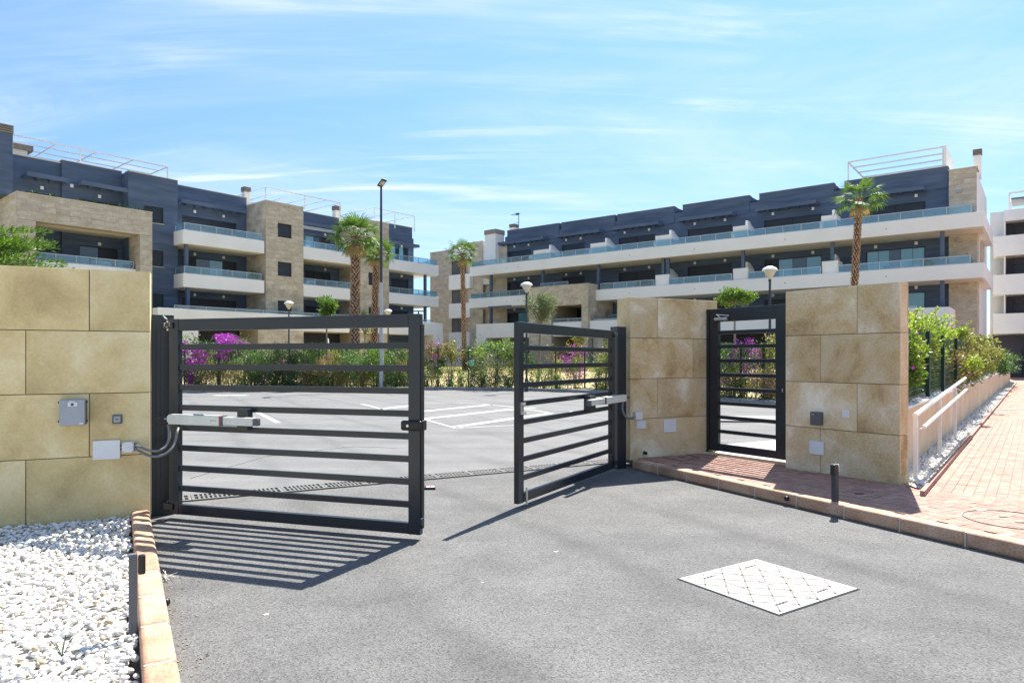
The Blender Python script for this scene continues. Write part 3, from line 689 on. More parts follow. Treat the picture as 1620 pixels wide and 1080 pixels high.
for zf in (.3, .65): MB().tube([(-.012, -.03, h*zf), (.002, -.03, h*zf)], .008, 8).obj('gland', m_black, t)
for zf in (.3, .68): MB().tube([(w-.001, -.03, h*zf), (w+.02, -.03, h*zf)], .016, 10).obj('gland', m_conduit, t)
wallbox('junction_box', 'small white junction box by the edge of the brown wall, cable entering it', 'junction box', MW, 1005.5, 1017, 651.5, 663.5, .06, m_whiteplast, .006)
wallbox('cover_plate', 'small white blank plate directly under the junction box on the brown wall', 'cover plate', MW, 1007, 1022.5, 665, 678, .012, m_whiteplast, .003)
wallbox('cover_plate', 'larger white blank plate in the middle of the brown wall', 'cover plate', MW, 1050.5, 1070, 663, 683.5, .015, m_whiteplast, .003)
x = MW.U(1019.5); z = MW.Z(1019.5, 716)
tag(MB().tube([MW.Wd(x, -.05, z), MW.Wd(x, .01, z)], [.024, .028], 16).obj('rubber_stop', m_black, bev=.006), 'black rubber stop near the foot of the brown wall', 'rubber stop')
t, w, h = wallbox('intercom_box', 'dark grey box on the right stone wall beside the pedestrian gate', 'intercom', RW, 1281, 1296, 651.5, 672.5, .10, m_dgrey, .010)
B(w*.2, w*.45, -.1015, -.1005, h*.80, h*.83).obj('logo_print', m_whiteplast, t)
t, w, h = wallbox('light_switch', 'small square white switch plate on the right stone wall', 'switch', RW, 1332, 1343.5, 648, 661, .014, m_whiteplast, .003)
B(.012, w-.012, -.02, -.014, .014, h-.010).obj('rocker', m_whiteplast, t, bev=.003)
wallbox('cover_plate', 'white blank rectangular plate under the dark intercom box', 'cover plate', RW, 1280, 1302.5, 697.5, 718.5, .02, m_whiteplast, .003)

# ---------------------------------------------------------------- pedestrian gate
PG = Fr((3.085, 10.60), math.atan2(-1.10, .76)); PL = 1.32
pg = leaf('pedestrian_gate', 'narrow dark barred pedestrian gate between two stone walls, with a silver door closer', PG, PL, .185, 2.36, [1.998-.2155*k for k in range(8)], .055, .165, .20, .115, cat='gate')
B(-.05, -.006, -.04, .04, .13, 2.36).obj('jamb', m_gate, pg, bev=.003); B(PL+.006, PL+.06, -.04, .04, .13, 2.36).obj('jamb', m_gate, pg, bev=.003)
MB().tube([(PG.U(1131, -.07), -.07, 2.20), (PG.U(1151, -.07), -.07, 2.20)], .026, 14).obj('door_closer', m_steel, pg, smooth='auto')
MB().bar((PG.U(1133, -.1), -.10, 2.27), (PG.U(1152, -.07), -.05, 2.245), .02, .008).bar((PG.U(1133, -.1), -.10, 2.27), (PG.U(1139, -.06), -.06, 2.225), .02, .008).obj('closer_arm', m_steel, pg)
for z in (.45, 1.25, 2.0): MB().tube([(-.003, -.045, z-.04), (-.003, -.045, z+.04)], .012, 8).obj('hinge', m_gate, pg)
B(PL-.06, PL-.045, -.034, -.0305, 1.13, 1.18).obj('lock_cylinder', m_steel, pg)
tag(MB().prism([PG.Wd(-.1, -.10)[:2], PG.Wd(PL+.1, -.10)[:2], PG.Wd(PL+.1, .10)[:2], PG.Wd(-.1, .10)[:2]], .11, .152).obj('threshold', m_beige), 'pale stone threshold strip under the pedestrian gate', 'threshold')

# ---------------------------------------------------------------- bollards, stops, covers
c = gp(212, 998, .07); t = thing('photocell_bollard', 'slim grey photocell post standing in the white gravel by the left kerb', 'bollard', (c[0]-.005, c[1], 0), R_(-62), 'photocell posts')
B(-.022, .022, -.022, .022, 0, .505).obj('post', m_dgrey, t, bev=.003); B(-.020, .020, .024, .062, .385, .495).obj('photocell', m_black, t, bev=.010, seg=3)
c = gp(1321, 793, .13); t = thing('photocell_bollard', 'slim black photocell post with a red and white top standing on the brick pavement', 'bollard', (*c, .13), R_(-63), 'photocell posts')
B(-.026, .026, -.026, .026, 0, .36).obj('post', m_poledark, t, bev=.003); B(-.027, .027, -.045, .020, .275, .385).obj('photocell', m_black, t, bev=.010, seg=3)
B(-.026, .026, .0205, .034, .31, .383).obj('white_cap', m_whiteplast, t, bev=.004); B(-.0265, .0265, .0345, .037, .33, .345).obj('red_mark', m_red, t)
for px, py, lab, z in ((1244.5, 788, 'black round rubber stop on the face of the right kerb', .08), (262, 952, 'black round rubber stop at the foot of the left kerb', .05)):
    c = gp(px, py, z); t = thing('rubber_stop', lab, 'rubber stop', (c[0], c[1], z), 0, 'black kerb stops')
    MB().lathe([(.001, -.026), (.016, -.024), (.026, -.012), (.028, 0), (.026, .012), (.016, .024), (.001, .026)], (0, 0, 0), 16).obj('ball', m_black, t, smooth=True)
    MB().tube([(0, 0, 0), ((.05 if px > 800 else -.05), .03 if px > 800 else -.03, 0)], .012, 10).obj('stem', m_black, t)
c = gp(678, 774, 0); t = thing('floor_stop', 'small black wedge shaped gate stop with a red and white sticker on the drive', 'gate stop', (c[0]-.02, c[1]+.02, 0), R_(12))
MB().prism([(-.10, -.03), (.10, -.05), (.10, .10), (-.07, .10)], 0, .028).obj('wedge', m_black, t, bev=.008)
B(-.01, .09, -.03, .02, .0285, .031).obj('white_sticker', m_whiteplast, t); B(-.01, .09, .022, .07, .0285, .031).obj('red_sticker', mat('pink_red', (.75, .12, .2), .5), t); B(.03, .05, -.01, .01, .0315, .033).obj('mark', m_black, t)
# square utility cover in the road
cp = thing('utility_cover', 'square white metal utility cover with diamond grooves set in the asphalt drive', 'cover', (1.804, 4.844, 0), R_(33.1)); a_, b_ = .437, .415
MB().box(-a_-.012, a_+.012, -b_-.012, b_+.012, .0015, .004).obj('frame_gap', m_slot, cp)
B(-a_, -.005, -b_, b_, .003, .013).obj('plate_half', m_plate, cp, bev=.001); B(.005, a_, -b_, b_, .003, .013).obj('plate_half', m_plate, cp, bev=.001)
for ch in cp.children:
    if ch.name.startswith('plate_half'): pass
q = MB()
def groove(p, d, w=.010):
    # clip a line through p along d to the plate, leave gaps round marks
    seg = []
    for k in np.arange(-1.0, 1.0, .02):
        x, y = p[0]+d[0]*k, p[1]+d[1]*k; ok = abs(x) < a_-.012 and abs(y) < b_-.012
        for mx_, my_ in marks: ok = ok and not (abs(x-mx_) < .075 and abs(y-my_) < .03)
        seg.append((x, y, ok))
    run = []
    for x, y, ok in seg+[(0, 0, False)]:
        if ok: run.append((x, y))
        else:
            if len(run) > 3: q.bar((*run[0], .0134), (*run[-1], .0134), w, .0022)
            run = []
groove_marks = marks = [(-.22, .31), (.24, .31), (.20, -.31), (-.25, -.31), (-.22, .077), (.225, .077), (0, 0)]
for k in range(-6, 7):
    groove((k*.2, 0), (.7071, .7071)); groove((k*.2+.03, 0), (.7071, -.7071), .018)
q.obj('grooves', m_groove, cp)
for my_, mx_ in ((-.22, .31), (.24, .31), (.20, -.31), (-.25, -.31)):     # worn script emblem: a swash with a dot
    q = MB()
    pts = [(mx_+dx, my_+dy, .0135) for dx, dy in ((-.008, -.075), (.010, -.055), (-.004, -.035), (.012, -.015), (-.006, .0), (.014, .02), (.0, .035), (.008, .06))]
    pts = [(p[1], p[0]*1.0, p[2]) for p in pts]
    for p0, p1 in zip(pts, pts[1:]): q.bar(p0, p1, .017, .0018)
    q.obj('emblem', m_black, cp)
    MB().lathe([(.001, 0), (.017, 0), (.017, .001)], (my_+.078, mx_, .0132), 10).obj('emblem_dot', m_black, cp)
for x_ in (-.23, .215): B(x_, x_+.017, -.05, .20, .013, .0144).obj('lifting_slot', m_groove, cp)
q = MB()
for sx, sy in ((0, .03), (0, -.03)):
    for k in range(5): q.bar((sx-.05+k*.022, sy-.014, .0135), (sx-.04+k*.022, sy+.014, .0135), .004, .0012)
    q.bar((sx-.06, sy, .0135), (sx+.06, sy, .0135), .008, .0012)
q.obj('centre_lettering', m_groove, cp); cp.scale = (1, 1, .6)
def paver_cover(label, corners, z):
    t = thing('manhole_cover', label, 'manhole cover', (0, 0, 0)); P = [gp(*c, z) for c in corners]; q = MB()
    for p0, p1 in zip(P, P[1:]+P[:1]): q.bar((*p0, z+.003), (*p1, z+.003), .014, .004)
    cx = sum(p[0] for p in P)/4; cy = sum(p[1] for p in P)/4; t.location = (cx, cy, 0)
    q.v = [(v[0]-cx, v[1]-cy, v[2]) for v in q.v]; q.obj('metal_rim', m_steel if 'right' in label else m_dgrey, t)
    MB().box(-.045, .045, -.02, .02, z+.001, z+.004).obj('lift_slot', m_black, t)
paver_cover('square brick filled manhole cover beside the black bollard, right on the pavement', [(1316, 779), (1354, 772), (1399, 782), (1370, 790)], .131)
paver_cover('dark brick filled manhole cover at the foot of the brown wall', [(1048, 723), (1080, 717), (1107, 724), (1079, 729)], .131)
c = gp(1600, 822, .13); t = thing('manhole_cover', 'large round brick filled manhole cover at the bottom of the brick path', 'manhole cover', (c[0]+.02, c[1], 0))
q = MB(); rr = .39
for k in range(40):
    a0, a1 = 2*math.pi*k/40, 2*math.pi*(k+1)/40; q.bar((rr*math.cos(a0), rr*math.sin(a0), .134), (rr*math.cos(a1), rr*math.sin(a1), .134), .010, .005)
q.obj('metal_rim', m_dgrey, t); MB().box(-.06, .03, -.12, -.09, .131, .1345).box(-.05, .02, .10, .125, .131, .1345).obj('lift_slot', m_black, t)
MB().box(-.10, -.02, -rr-.025, -rr+.02, .131, .137).box(-.08, .02, rr-.02, rr+.025, .131, .137).obj('hinge_lug', m_steel, t)

# ---------------------------------------------------------------- handrail and green fence on the right
FW = Fr((W0.x, W0.y), math.atan2(dW.y, dW.x))
hr = thing('handrail', 'white metal ramp handrail with two rails and three posts beside the brick path', 'handrail', (W0.x, W0.y, 0), FW.a); yy = -.19
s1, s2, s3 = FW.U(1448.5, yy), FW.U(1486.5, yy), FW.U(1511, yy)
for s, py in ((s1, 655), (s2, 631), (s3, 613)): B(s-.025, s+.025, yy-.025, yy+.025, .10, FW.Z(1448.5 if s == s1 else 1486.5 if s == s2 else 1511, py, yy)).obj('post', m_white_metal, hr, bev=.004)
e = FW.U(1527, yy); e2 = FW.U(1529, yy-.09)
MB().tube([(s1-.05, yy, FW.Z(1449, 656, yy)), (e, yy, FW.Z(1527, 598, yy))], .028, 12).obj('upper_rail', m_white_metal, hr, smooth='auto')
MB().tube([(s1-.05, yy-.09, FW.Z(1451, 682, yy-.09)), (e2, yy-.09, FW.Z(1529, 616, yy-.09))], .024, 12).obj('lower_rail', m_white_metal, hr, smooth='auto')
for s, f in ((s1, .0), (s2, .5), (s3, .8)):
    k = (s-s1)/(e2-s1); z = FW.Z(1451, 682, yy-.09)*(1-k)+FW.Z(1529, 616, yy-.09)*k
    MB().tube([(s, yy, z-.03), (s, yy-.09, z-.02)], .009, 8).obj('rail_bracket', m_white_metal, hr)
gf_ = thing('mesh_fence', 'dark green mesh fence with green posts on the low beige wall, overgrown by hedge', 'fence', (W0.x, W0.y, 0), FW.a); yf = .12
sp_ = [FW.U(px, yf) for px in (1460, 1484.5, 1506.5)]+[FW.U(1536, yf), FW.U(1565.5, yf), FW.U(1584, yf), FW.U(1598, yf)]
for s in sp_: B(s-.05, s+.05, yf-.10, yf-.045, .95, 2.05).obj('fence_post', m_green, gf_, bev=.004)
q = MB(); s0, s9 = .34, min(sp_[-1], 38)
for k in range(10):
    z = 1.02+k*.105
    q.bar((s0, yf-.035, z), (s9, yf-.035, z), .0045)
    if k in (0, 4, 9): q.bar((s0, yf-.05, z+.03), (s9, yf-.05, z+.03), .006)
s = s0
while s < 16: q.bar((s, yf-.035, 1.0), (s, yf-.035, 2.02), .0022); s += .055
q.obj('wire_mesh', m_greenwire, gf_, kind='stuff')
# ---------------------------------------------------------------- apartment buildings
_ub = {}
def unitbox(m):
    if m.name not in _ub:
        mb = B(-.5, .5, -.5, .5, -.5, .5); me = bpy.data.meshes.new('tile'); me.from_pydata(mb.v, [], mb.f); me.update(); me.materials.append(m); _ub[m.name] = me
    return _ub[m.name]
def ubox(name, m, parent, x0, x1, y0, y1, z0, z1):
    return share(name, unitbox(m), parent, ((x0+x1)/2, (y0+y1)/2, (z0+z1)/2), None, (x1-x0, y1-y0, z1-z0))
class Bld:
    def __init__(s, name, label, fr):
        s.fr = fr; s.t = thing(name, label, 'building', (fr.O[0], fr.O[1], 0), fr.a); s.nt = 0
    def wall(s, u0, u1, v, z0, z1, m, holes=(), name='wall', dep=.16, ret=None):
        us = sorted({u0, u1, *[h[0] for h in holes], *[h[1] for h in holes]}); zs = sorted({z0, z1, *[h[2] for h in holes], *[h[3] for h in holes]}); q = MB()
        for a, b in zip(us, us[1:]):
            for c, d in zip(zs, zs[1:]):
                if any(h[0] <= (a+b)/2 <= h[1] and h[2] <= (c+d)/2 <= h[3] for h in holes): continue
                q.quad((a, v, c), (b, v, c), (b, v, d), (a, v, d))
        for a, b, c, d in holes:
            q.quad((a, v, c), (a, v, d), (a, v+dep, d), (a, v+dep, c)); q.quad((b, v, d), (b, v, c), (b, v+dep, c), (b, v+dep, d))
            q.quad((a, v, d), (b, v, d), (b, v+dep, d), (a, v+dep, d)); q.quad((b, v, c), (a, v, c), (a, v+dep, c), (b, v+dep, c))
        r = ret or (v+.5, v+.5)
        q.quad((u0, r[0], z0), (u0, v, z0), (u0, v, z1), (u0, r[0], z1)); q.quad((u1, v, z0), (u1, r[1], z0), (u1, r[1], z1), (u1, v, z1))
        q.quad((u0, v, z1), (u1, v, z1), (u1, r[1], z1), (u0, r[0], z1)); q.quad((u0, r[0], z0), (u1, r[1], z0), (u1, v, z0), (u0, v, z0))
        return q.obj(name, m, s.t)
    def window(s, u0, u1, z0, z1, v, n=1, m=None, name='window', dep=.13, fw=.06, sill=True, panes=None):
        y = v+dep; q = MB()
        q.box(u0, u1, y-.05, y+.02, z1-fw, z1).box(u0, u1, y-.05, y+.02, z0, z0+fw).box(u0, u0+fw, y-.05, y+.02, z0+fw, z1-fw).box(u1-fw, u1, y-.05, y+.02, z0+fw, z1-fw)
        w = q.obj(name, m_shutter, s.t); W_ = (u1-u0-2*fw)/n
        for k in range(n):
            mm = panes[k] if panes else (m or m_shutter)
            B(u0+fw+k*W_+.012, u0+fw+(k+1)*W_-.012, y-.03, y+.01, z0+fw, z1-fw).obj('pane', mm, w)
        if sill: B(u0-.04, u1+.04, v-.05, v+.02, z0-.05, z0-.002).obj('sill', m_coping, w)
        return w
    def core(s, u0, u1, v0, v1, z0, z1, m=None, name='inner_block'):
        return B(u0, u1, v0, v1, z0, z1).obj(name, m or m_dark, s.t)
    def tile(s, *b):
        s.nt += 1
        if s.nt <= 285: ubox('stone_tile', m_cladding, s.t, *b)
        else:
            if not hasattr(s, 'mb'): s.mb = MB()
            s.mb.box(*b)
    def clad(s, u0, u1, v, z0, z1, th=.33, lw=.72, holes=()):
        z = z1; row = 0
        while z > z0+.06:
            zb_ = max(z-th, z0); x = u0; off = (row % 3)*.33*lw
            xs = [u0]; x = u0+lw-off
            while x < u1-.25: xs.append(x); x += lw*random.choice((.8, 1, 1.2))
            xs.append(u1)
            for a, b in zip(xs, xs[1:]):
                cuts = [(a, b, zb_, z)]
                for h in holes:
                    nc = []
                    for a1, b1, c1, d1 in cuts:
                        if b1 <= h[0] or a1 >= h[1] or d1 <= h[2] or c1 >= h[3]: nc.append((a1, b1, c1, d1)); continue
                        if a1 < h[0]: nc.append((a1, h[0], c1, d1))
                        if b1 > h[1]: nc.append((h[1], b1, c1, d1))
                        m0, m1 = max(a1, h[0]), min(b1, h[1])
                        if c1 < h[2]: nc.append((m0, m1, c1, h[2]))
                        if d1 > h[3]: nc.append((m0, m1, h[3], d1))
                    cuts = nc
                for a1, b1, c1, d1 in cuts:
                    if b1-a1 < .05 or d1-c1 < .04: continue
                    s.tile(a1+.003, b1-.003, v+random.uniform(-.007, 0), v+.05, c1+.003, d1-.003)
            z = zb_; row += 1
    def cladside(s, u, v0, v1, z0, z1, th=.33, lw=.72, sg=-1):
        z = z1; row = 0
        while z > z0+.06:
            zb_ = max(z-th, z0); xs = [v0]; x = v0+lw-(row % 3)*.33*lw
            while x < v1-.25: xs.append(x); x += lw
            xs.append(v1)
            for a, b in zip(xs, xs[1:]):
                e = random.uniform(0, .012)
                s.tile(*((u-e, u+.05) if sg < 0 else (u-.05, u+e)), a+.003, b-.003, zb_+.003, z-.003)
            z = zb_; row += 1
    def balcony(s, u0, u1, v0, v1, zs, h=.95, ends=(1, 1), th=.16, vl=None, m=None):
        q = MB().box(u0, u1, v0, v0+th, zs, zs+h).box(u0+.01, u1-.01, v0+th, v1, zs+.003, zs+.28)
        if ends[0]: q.box(u0, u0+th, v0+th+.0, vl or v1, zs, zs+h)
        if ends[1]: q.box(u1-th, u1, v0+th+.0, v1, zs, zs+h)
        b = q.obj('balcony', m or m_white, s.t, bev=.015)
        B(u0+.15, u1-.15, v0+.15, v1-.003, zs-.006, zs-.001).obj('soffit', m_cream, b)
        return b
    def rail(s, u0, u1, v, z, h=.5, st=1.1, ends=(0, 0), ve=1.4, m=None, solid=None):
        n = max(1, round((u1-u0)/st)); d = (u1-u0)/n; q = MB()
        q.box(u0-.02, u1+.02, v-.025, v+.025, z+h-.03, z+h+.015); q.box(u0, u1, v-.012, v+.012, z+.02, z+.05)
        for k in range(n+1): q.box(u0+k*d-.022, u0+k*d+.022, v-.02, v+.02, z, z+h-.031)
        for e, u in ((ends[0], u0), (ends[1], u1)):
            if e: q.box(u-.02, u+.02, v+.026, ve, z+h-.03, z+h+.015).box(u-.02, u+.02, ve-.04, ve, z, z+h-.031)
        r = q.obj('railing', m_metal, s.t)
        for k in range(n): B(u0+k*d+.03, u0+(k+1)*d-.03, v-.006, v+.006, z+.052, z+h-.033).obj('glass_panel', m or m_glass, r)
        for e, u in ((ends[0], u0), (ends[1], u1)):
            if e: B(u-.006, u+.006, v+.03, ve-.045, z+.052, z+h-.033).obj('glass_panel', m or m_glass, r)
    def pergola(s, u0, u1, v0, v1, z, m=None, st=.62):
        m = m or m_blue; p = MB().box(u0, u1, v0, v0+.10, z, z+.26).box(u0, u0+.10, v0+.10, v1, z, z+.22).box(u1-.10, u1, v0+.10, v1, z, z+.22).obj('sunshade', m, s.t)
        n = int((u1-u0)/st)
        for k in range(1, n): x = u0+(u1-u0)*k/n; ubox('slat', m, p, x-.06, x+.06, v0+.101, v1, z+.01, z+.20)
        ubox('top_sheet', m, p, u0+.1, u1-.1, v1-.35, v1, z+.205, z+.235)
    def light(s, u, v, z): B(u-.085, u+.085, v-.07, v, z-.10, z+.10).obj('wall_light', m_lightbox, s.t)
    def frame3(s, u0, u1, v0, v1, z, zt, n=5, w=.07, name='roof_frame', m=None, up=(0, .5, 1)):
        q = MB(); m = m or m_white_metal
        for v in (v0, v1):
            q.bar((u0, v, zt), (u1, v, zt), w)
            for f in up: x = u0+(u1-u0)*f; q.bar((x, v, z), (x, v, zt), w)
        for k in range(n+1): x = u0+(u1-u0)*k/n; q.bar((x, v0, zt-.01), (x, v1, zt-.01), w*.8)
        return q.obj(name, m, s.t)
    def chimney(s, u, v, z0, z1, w=.5, m=None, cap=.4):
        c = B(u, u+w, v, v+w, z0, z1-cap).obj('chimney', m or m_white, s.t); q = MB()
        k = max(2, int(cap/.1))
        for i in range(k): q.box(u-.04, u+w+.04, v-.04, v+w+.04, z1-cap+i*cap/k+.03, z1-cap+(i+1)*cap/k)
        q.box(u+.03, u+w-.03, v+.03, v+w-.03, z1-cap, z1); q.obj('chimney_cap', m_chimcap, c)
    def cols(s, us, v, z0, z1, r=.11):
        for u in us: ubox('column', m_blue, s.t, u-r, u+r, v-r, v+r, z0, z1)

# ===== left building
LF = Fr((-22.63, 47), math.atan2(1080, 910)); L = Bld('apartment_building', 'long four storey slate blue apartment building with two stone towers on the left', LF)
lu = LF.U; RV = 2.85
def doors3(b, u0, u1, v, skip=(), panes=None, n=3):
    pass
hs = []
# wall section C (flat blue, three square windows)
uc0, uc1 = lu(203, 1.5), .28; wu0, wu1 = lu(228, 1.5), lu(258.5, 1.5)
wz = [(10.93, 12.03), (7.95, 9.05), (4.95, 6.05)]
L.wall(uc0, uc1, 1.5, 0, 14.13, m_blue, [(wu0, wu1, a, b) for a, b in wz], ret=(RV, RV+.02))
for a, b in wz: L.window(wu0, wu1, a, b, 1.5)
L.core(-11.2, 23.3, 4.4, 14, 0, 13.7)  # solid filler added inside the hollow shell to stop sun leaking through
# sections A and B
uA0, uA1 = -9.4, lu(96, RV); uB1 = uc0+.01
L.wall(uA0, uA1, RV, 0, 14.12, m_blue, [(lu(39, RV), lu(91, RV), 9.8, 12.0), (lu(57, RV)-.2, lu(91, RV), 6.8, 9.0)])
L.wall(uA1, uB1, RV-.22, 0, 14.3, m_blue, [(lu(125, RV-.2), lu(186, RV-.2), 9.8, 12.0), (lu(125, RV-.2), lu(186, RV-.2), 6.8, 9.0)], ret=(RV+.1, RV+.5))
for z in (9.8, 6.8):
    L.window(lu(39, RV) if z > 9 else lu(57, RV)-.2, lu(91, RV), z, z+2.2, RV, 2, name='balcony_door', sill=False)
    L.window(lu(125, RV-.2), lu(186, RV-.2), z, z+2.2, RV-.22, 2, name='balcony_door', sill=False, panes=[m_paneb, m_shutter] if z < 9 else None)
L.light(lu(66, RV), RV, 12.35); L.light(lu(157, RV-.2), RV-.22, 12.35); L.light(lu(66, RV), RV, 9.2); L.light(lu(157, RV-.2), RV-.22, 9.2); L.light(lu(113, RV-.2), RV-.22, 12.75)
L.pergola(lu(42, 1.9), lu(107, 1.9), 1.7, RV, 12.72); L.pergola(lu(128, 1.7), lu(205, 1.7), 1.55, RV-.22, 12.72)
# end fin with slatted vent
L.core(-10.1, -9.4, 1.45, 3.4, 11.3, 14.98, m_blue, 'end_wall'); L.core(f0+.05 if False else -9.56, -9.42, .56, 4.3, 0, 11.24, m_cladcore, 'stone_frame_side'); q = MB()
for i in range(4): q.box(-10.14, -9.36, 1.41, 3.44, 15.0+i*.13, 15.09+i*.13)
q.box(-10.05, -9.45, 1.5, 3.35, 14.98, 15.5); q.obj('vent_cap', m_chimcap, L.t)
# stone framed terrace
f0, f1, fz = -9.61, -2.12, 11.25; o0, o1 = -8.68, -2.9
L.core(f0+.05, f1-.05, -.15, .55, 9.70, fz-.02, m_cladcore, 'stone_frame_head'); L.core(f0+.05, o0, -.15, RV-.3, 0, 9.695, m_cladcore, 'stone_frame_pier'); L.core(o1, f1-.05, -.15, 1.7, 0, 9.695, m_cladcore, 'stone_frame_pier')
L.core(f0+.05, f1-.05, .551, RV-.25, 9.70, 9.98, m_cream, 'terrace_ceiling')
L.clad(f0, f1, -.2, 9.70, fz); L.clad(f0, o0, -.2, 3.0, 9.69); L.clad(o1, f1, -.2, 3.0, 9.69)
L.cladside(f0, -.14, 4.35, 8.0, fz, lw=1.1); L.cladside(o1+.0, -.1, 1.7, 6.6, 9.69, lw=.9)
B(f0-.02, f1+.02, -.22, .6, fz, fz+.05).obj('coping', m_coping, L.t); B(f0-.02, f0+.2, .601, 4.35, fz, fz+.05).obj('coping', m_coping, L.t)
L.balcony(o0+.02, o1-.02, .35, RV-.25, 6.5, .98, ends=(0, 0)); L.rail(o0+.1, o1-.15, .43, 7.48, .48, 1.15)
pl = MB()
for i in range(60):
    u = random.choice((f0+.8, f0+1.8, -6.4, -5.5, -4.6, -4.0, -3.2, -2.7))+random.gauss(0, .18); h = random.uniform(.1, .32); pl.bar((u, .0, fz+.05), (u+random.gauss(0, .08), random.uniform(-.1, .1), fz+.05+h), .05, .012)
me_ = pl.obj('roof_plant', L_bright, L.t, kind='stuff')
# recess D
uD1 = 6.18
def doorset(b, uu0, uu1, v, zz, pan):
    h = [(uu0, uu1, z, z+2.25) for z in zz]
    for z, p in zip(zz, pan): b.window(uu0, uu1, z, z+2.25, v, len(p), name='balcony_door', sill=False, panes=p)
    return h
hd = doorset(L, lu(288, RV), lu(374, RV), RV, (9.8, 6.8, 3.8), ([m_shutter]*2, [m_shutter, m_paneb, m_panel_, m_shutter], [m_shutter]*2))
L.wall(uc1, uD1, RV, 0, 14.17, m_blue, hd)
for z in (12.45, 9.3, 6.3):
    for px in (307.8, 353.4): L.light(lu(px, RV), RV, z)
L.pergola(lu(286, 1.9), lu(391, 1.9)-.1, 1.75, RV, 12.72)
for z in (9.54, 6.54):
    L.balcony(0, uD1-.12, 0, RV, z, ends=(1, 0), vl=1.5); L.rail(.1, uD1-.35, .08, z+.95, .5, 1.15, ends=(1, 0), ve=1.45)
L.cols([.45], .35, 0, 6.54); L.cols([.35], .35, 6.82, 9.54)
# tower one and two
for tu in (6.18, 14.86):
    w = 3.24; holes = [(tu+1.0, tu+2.2, a, b) for a, b in ((10.95, 12.05), (7.97, 9.07), (4.97, 6.07), (2.2, 3.1))]
    L.core(tu+.05, tu+w-.05, .5, RV+.3, 0, 13.5, m_cladcore, 'tower_core')
    L.wall(tu+.04, tu+w-.04, .045, 0, 13.5, m_cladcore, holes, name='tower_backing', ret=(.5, .5))
    L.clad(tu, tu+w, 0, 1.2, 13.55, holes=holes); L.cladside(tu, .06, RV, 3.8, 13.55)
    for h in holes: L.window(h[0], h[1], h[2], h[3], .02, dep=.15)
    B(tu-.03, tu+w+.03, -.03, RV+.5, 13.55, 13.62).obj('coping', m_coping, L.t)
    B(tu+w-.045, tu+w, .05, RV+.4, 1, 13.55).obj('tower_side', m_cladding, L.t)
# recess E
e0, e1 = 9.42, 14.86
hd = doorset(L, lu(483, RV), lu(523, RV), RV, (9.8, 6.8, 3.8), ([m_panel_, m_paneb, m_shutter], [m_shutter]*3, [m_shutter]*3)); L.wall(e0, e1, RV, 0, 13.95, m_blue, hd)
for z in (12.3, 9.3, 6.3): L.light(lu(514, RV), RV, z)
L.pergola(e0+.05, lu(533, 1.7), 1.6, RV, 12.65); ubox('awning_box', m_greybox, L.t, e0+.1, lu(530, 1.2), 1.1, 1.3, 12.2, 12.42); ubox('awning_arm', m_greybox, L.t, lu(531, 1.2)-.05, lu(531, 1.2), 1.15, 1.2, 10.5, 12.42)
for z in (9.54, 6.54): L.balcony(e0, e1, 0, RV, z, ends=(0, 0)); L.rail(e0+.02, e1-.1, .08, z+.95, .5, 1.15)
# section F at the far end
f0_, f1_ = 18.1, 22.35
hd = doorset(L, lu(619, 1.5), lu(646, 1.5), 1.5, (9.8, 6.8, 3.8), ([m_panel_, m_paneb, m_panel_, m_paneb], [m_shutter]*2, [m_shutter]*2)); L.wall(f0_, f1_, 1.5, 0, 13.0, m_blue, hd, ret=(2, 12))
L.core(f0_, f1_, 1.7, 12, 12.4, 14.05, m_blue, 'roof_parapet'); B(f0_+.02, f1_+.5, 1.2, 2.2, 12.2, 12.45).obj('roof_edge', m_blue, L.t)
for z in (12.1, 9.3, 6.3): L.light(lu(635, 1.5), 1.5, z)
for z in (9.54, 6.54):
    L.balcony(f0_, 24.2, 0, 1.5, z, ends=(0, 1)); L.rail(f0_+.1, 24.0, .08, z+.95, .5, 1.15, ends=(0, 1), ve=3.2); B(f1_, 24.2, 1.5, 4.2, z, z+.95).obj('balcony_end', m_white, L.t)
L.cols([22.9], .5, 4.6, 6.54); L.cols([22.9], .5, 6.82, 9.54)
# first floor terrace band and ground floor
L.balcony(-2.1, 23.8, -1.0, RV, 3.75, 1.2, ends=(1, 1)); L.rail(-1.0, 22.6, -.92, 4.95, .22, 2.2)
B(22.6, 23.82, -1.001, .4, 0, 3.745).obj('pier', m_white, L.t); B(-2.1, lu(313, -.9), -.98, 1.4, 0, 3.745).obj('pier', m_white, L.t)
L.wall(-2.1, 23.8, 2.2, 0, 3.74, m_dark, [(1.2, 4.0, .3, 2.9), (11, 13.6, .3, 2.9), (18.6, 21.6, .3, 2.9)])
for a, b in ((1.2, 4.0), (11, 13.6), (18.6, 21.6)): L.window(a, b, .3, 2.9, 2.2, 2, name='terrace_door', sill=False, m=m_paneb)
for px0, px1 in ((408, 480), (568, 580), (604, 613)):
    L.core(lu(px0, -.9), lu(px1, -.9), -.88, 1.8, 0, 3.74, m_cladcore, 'stone_pier'); L.clad(lu(px0, -.9), lu(px1, -.9), -.93, 1.6, 3.74)
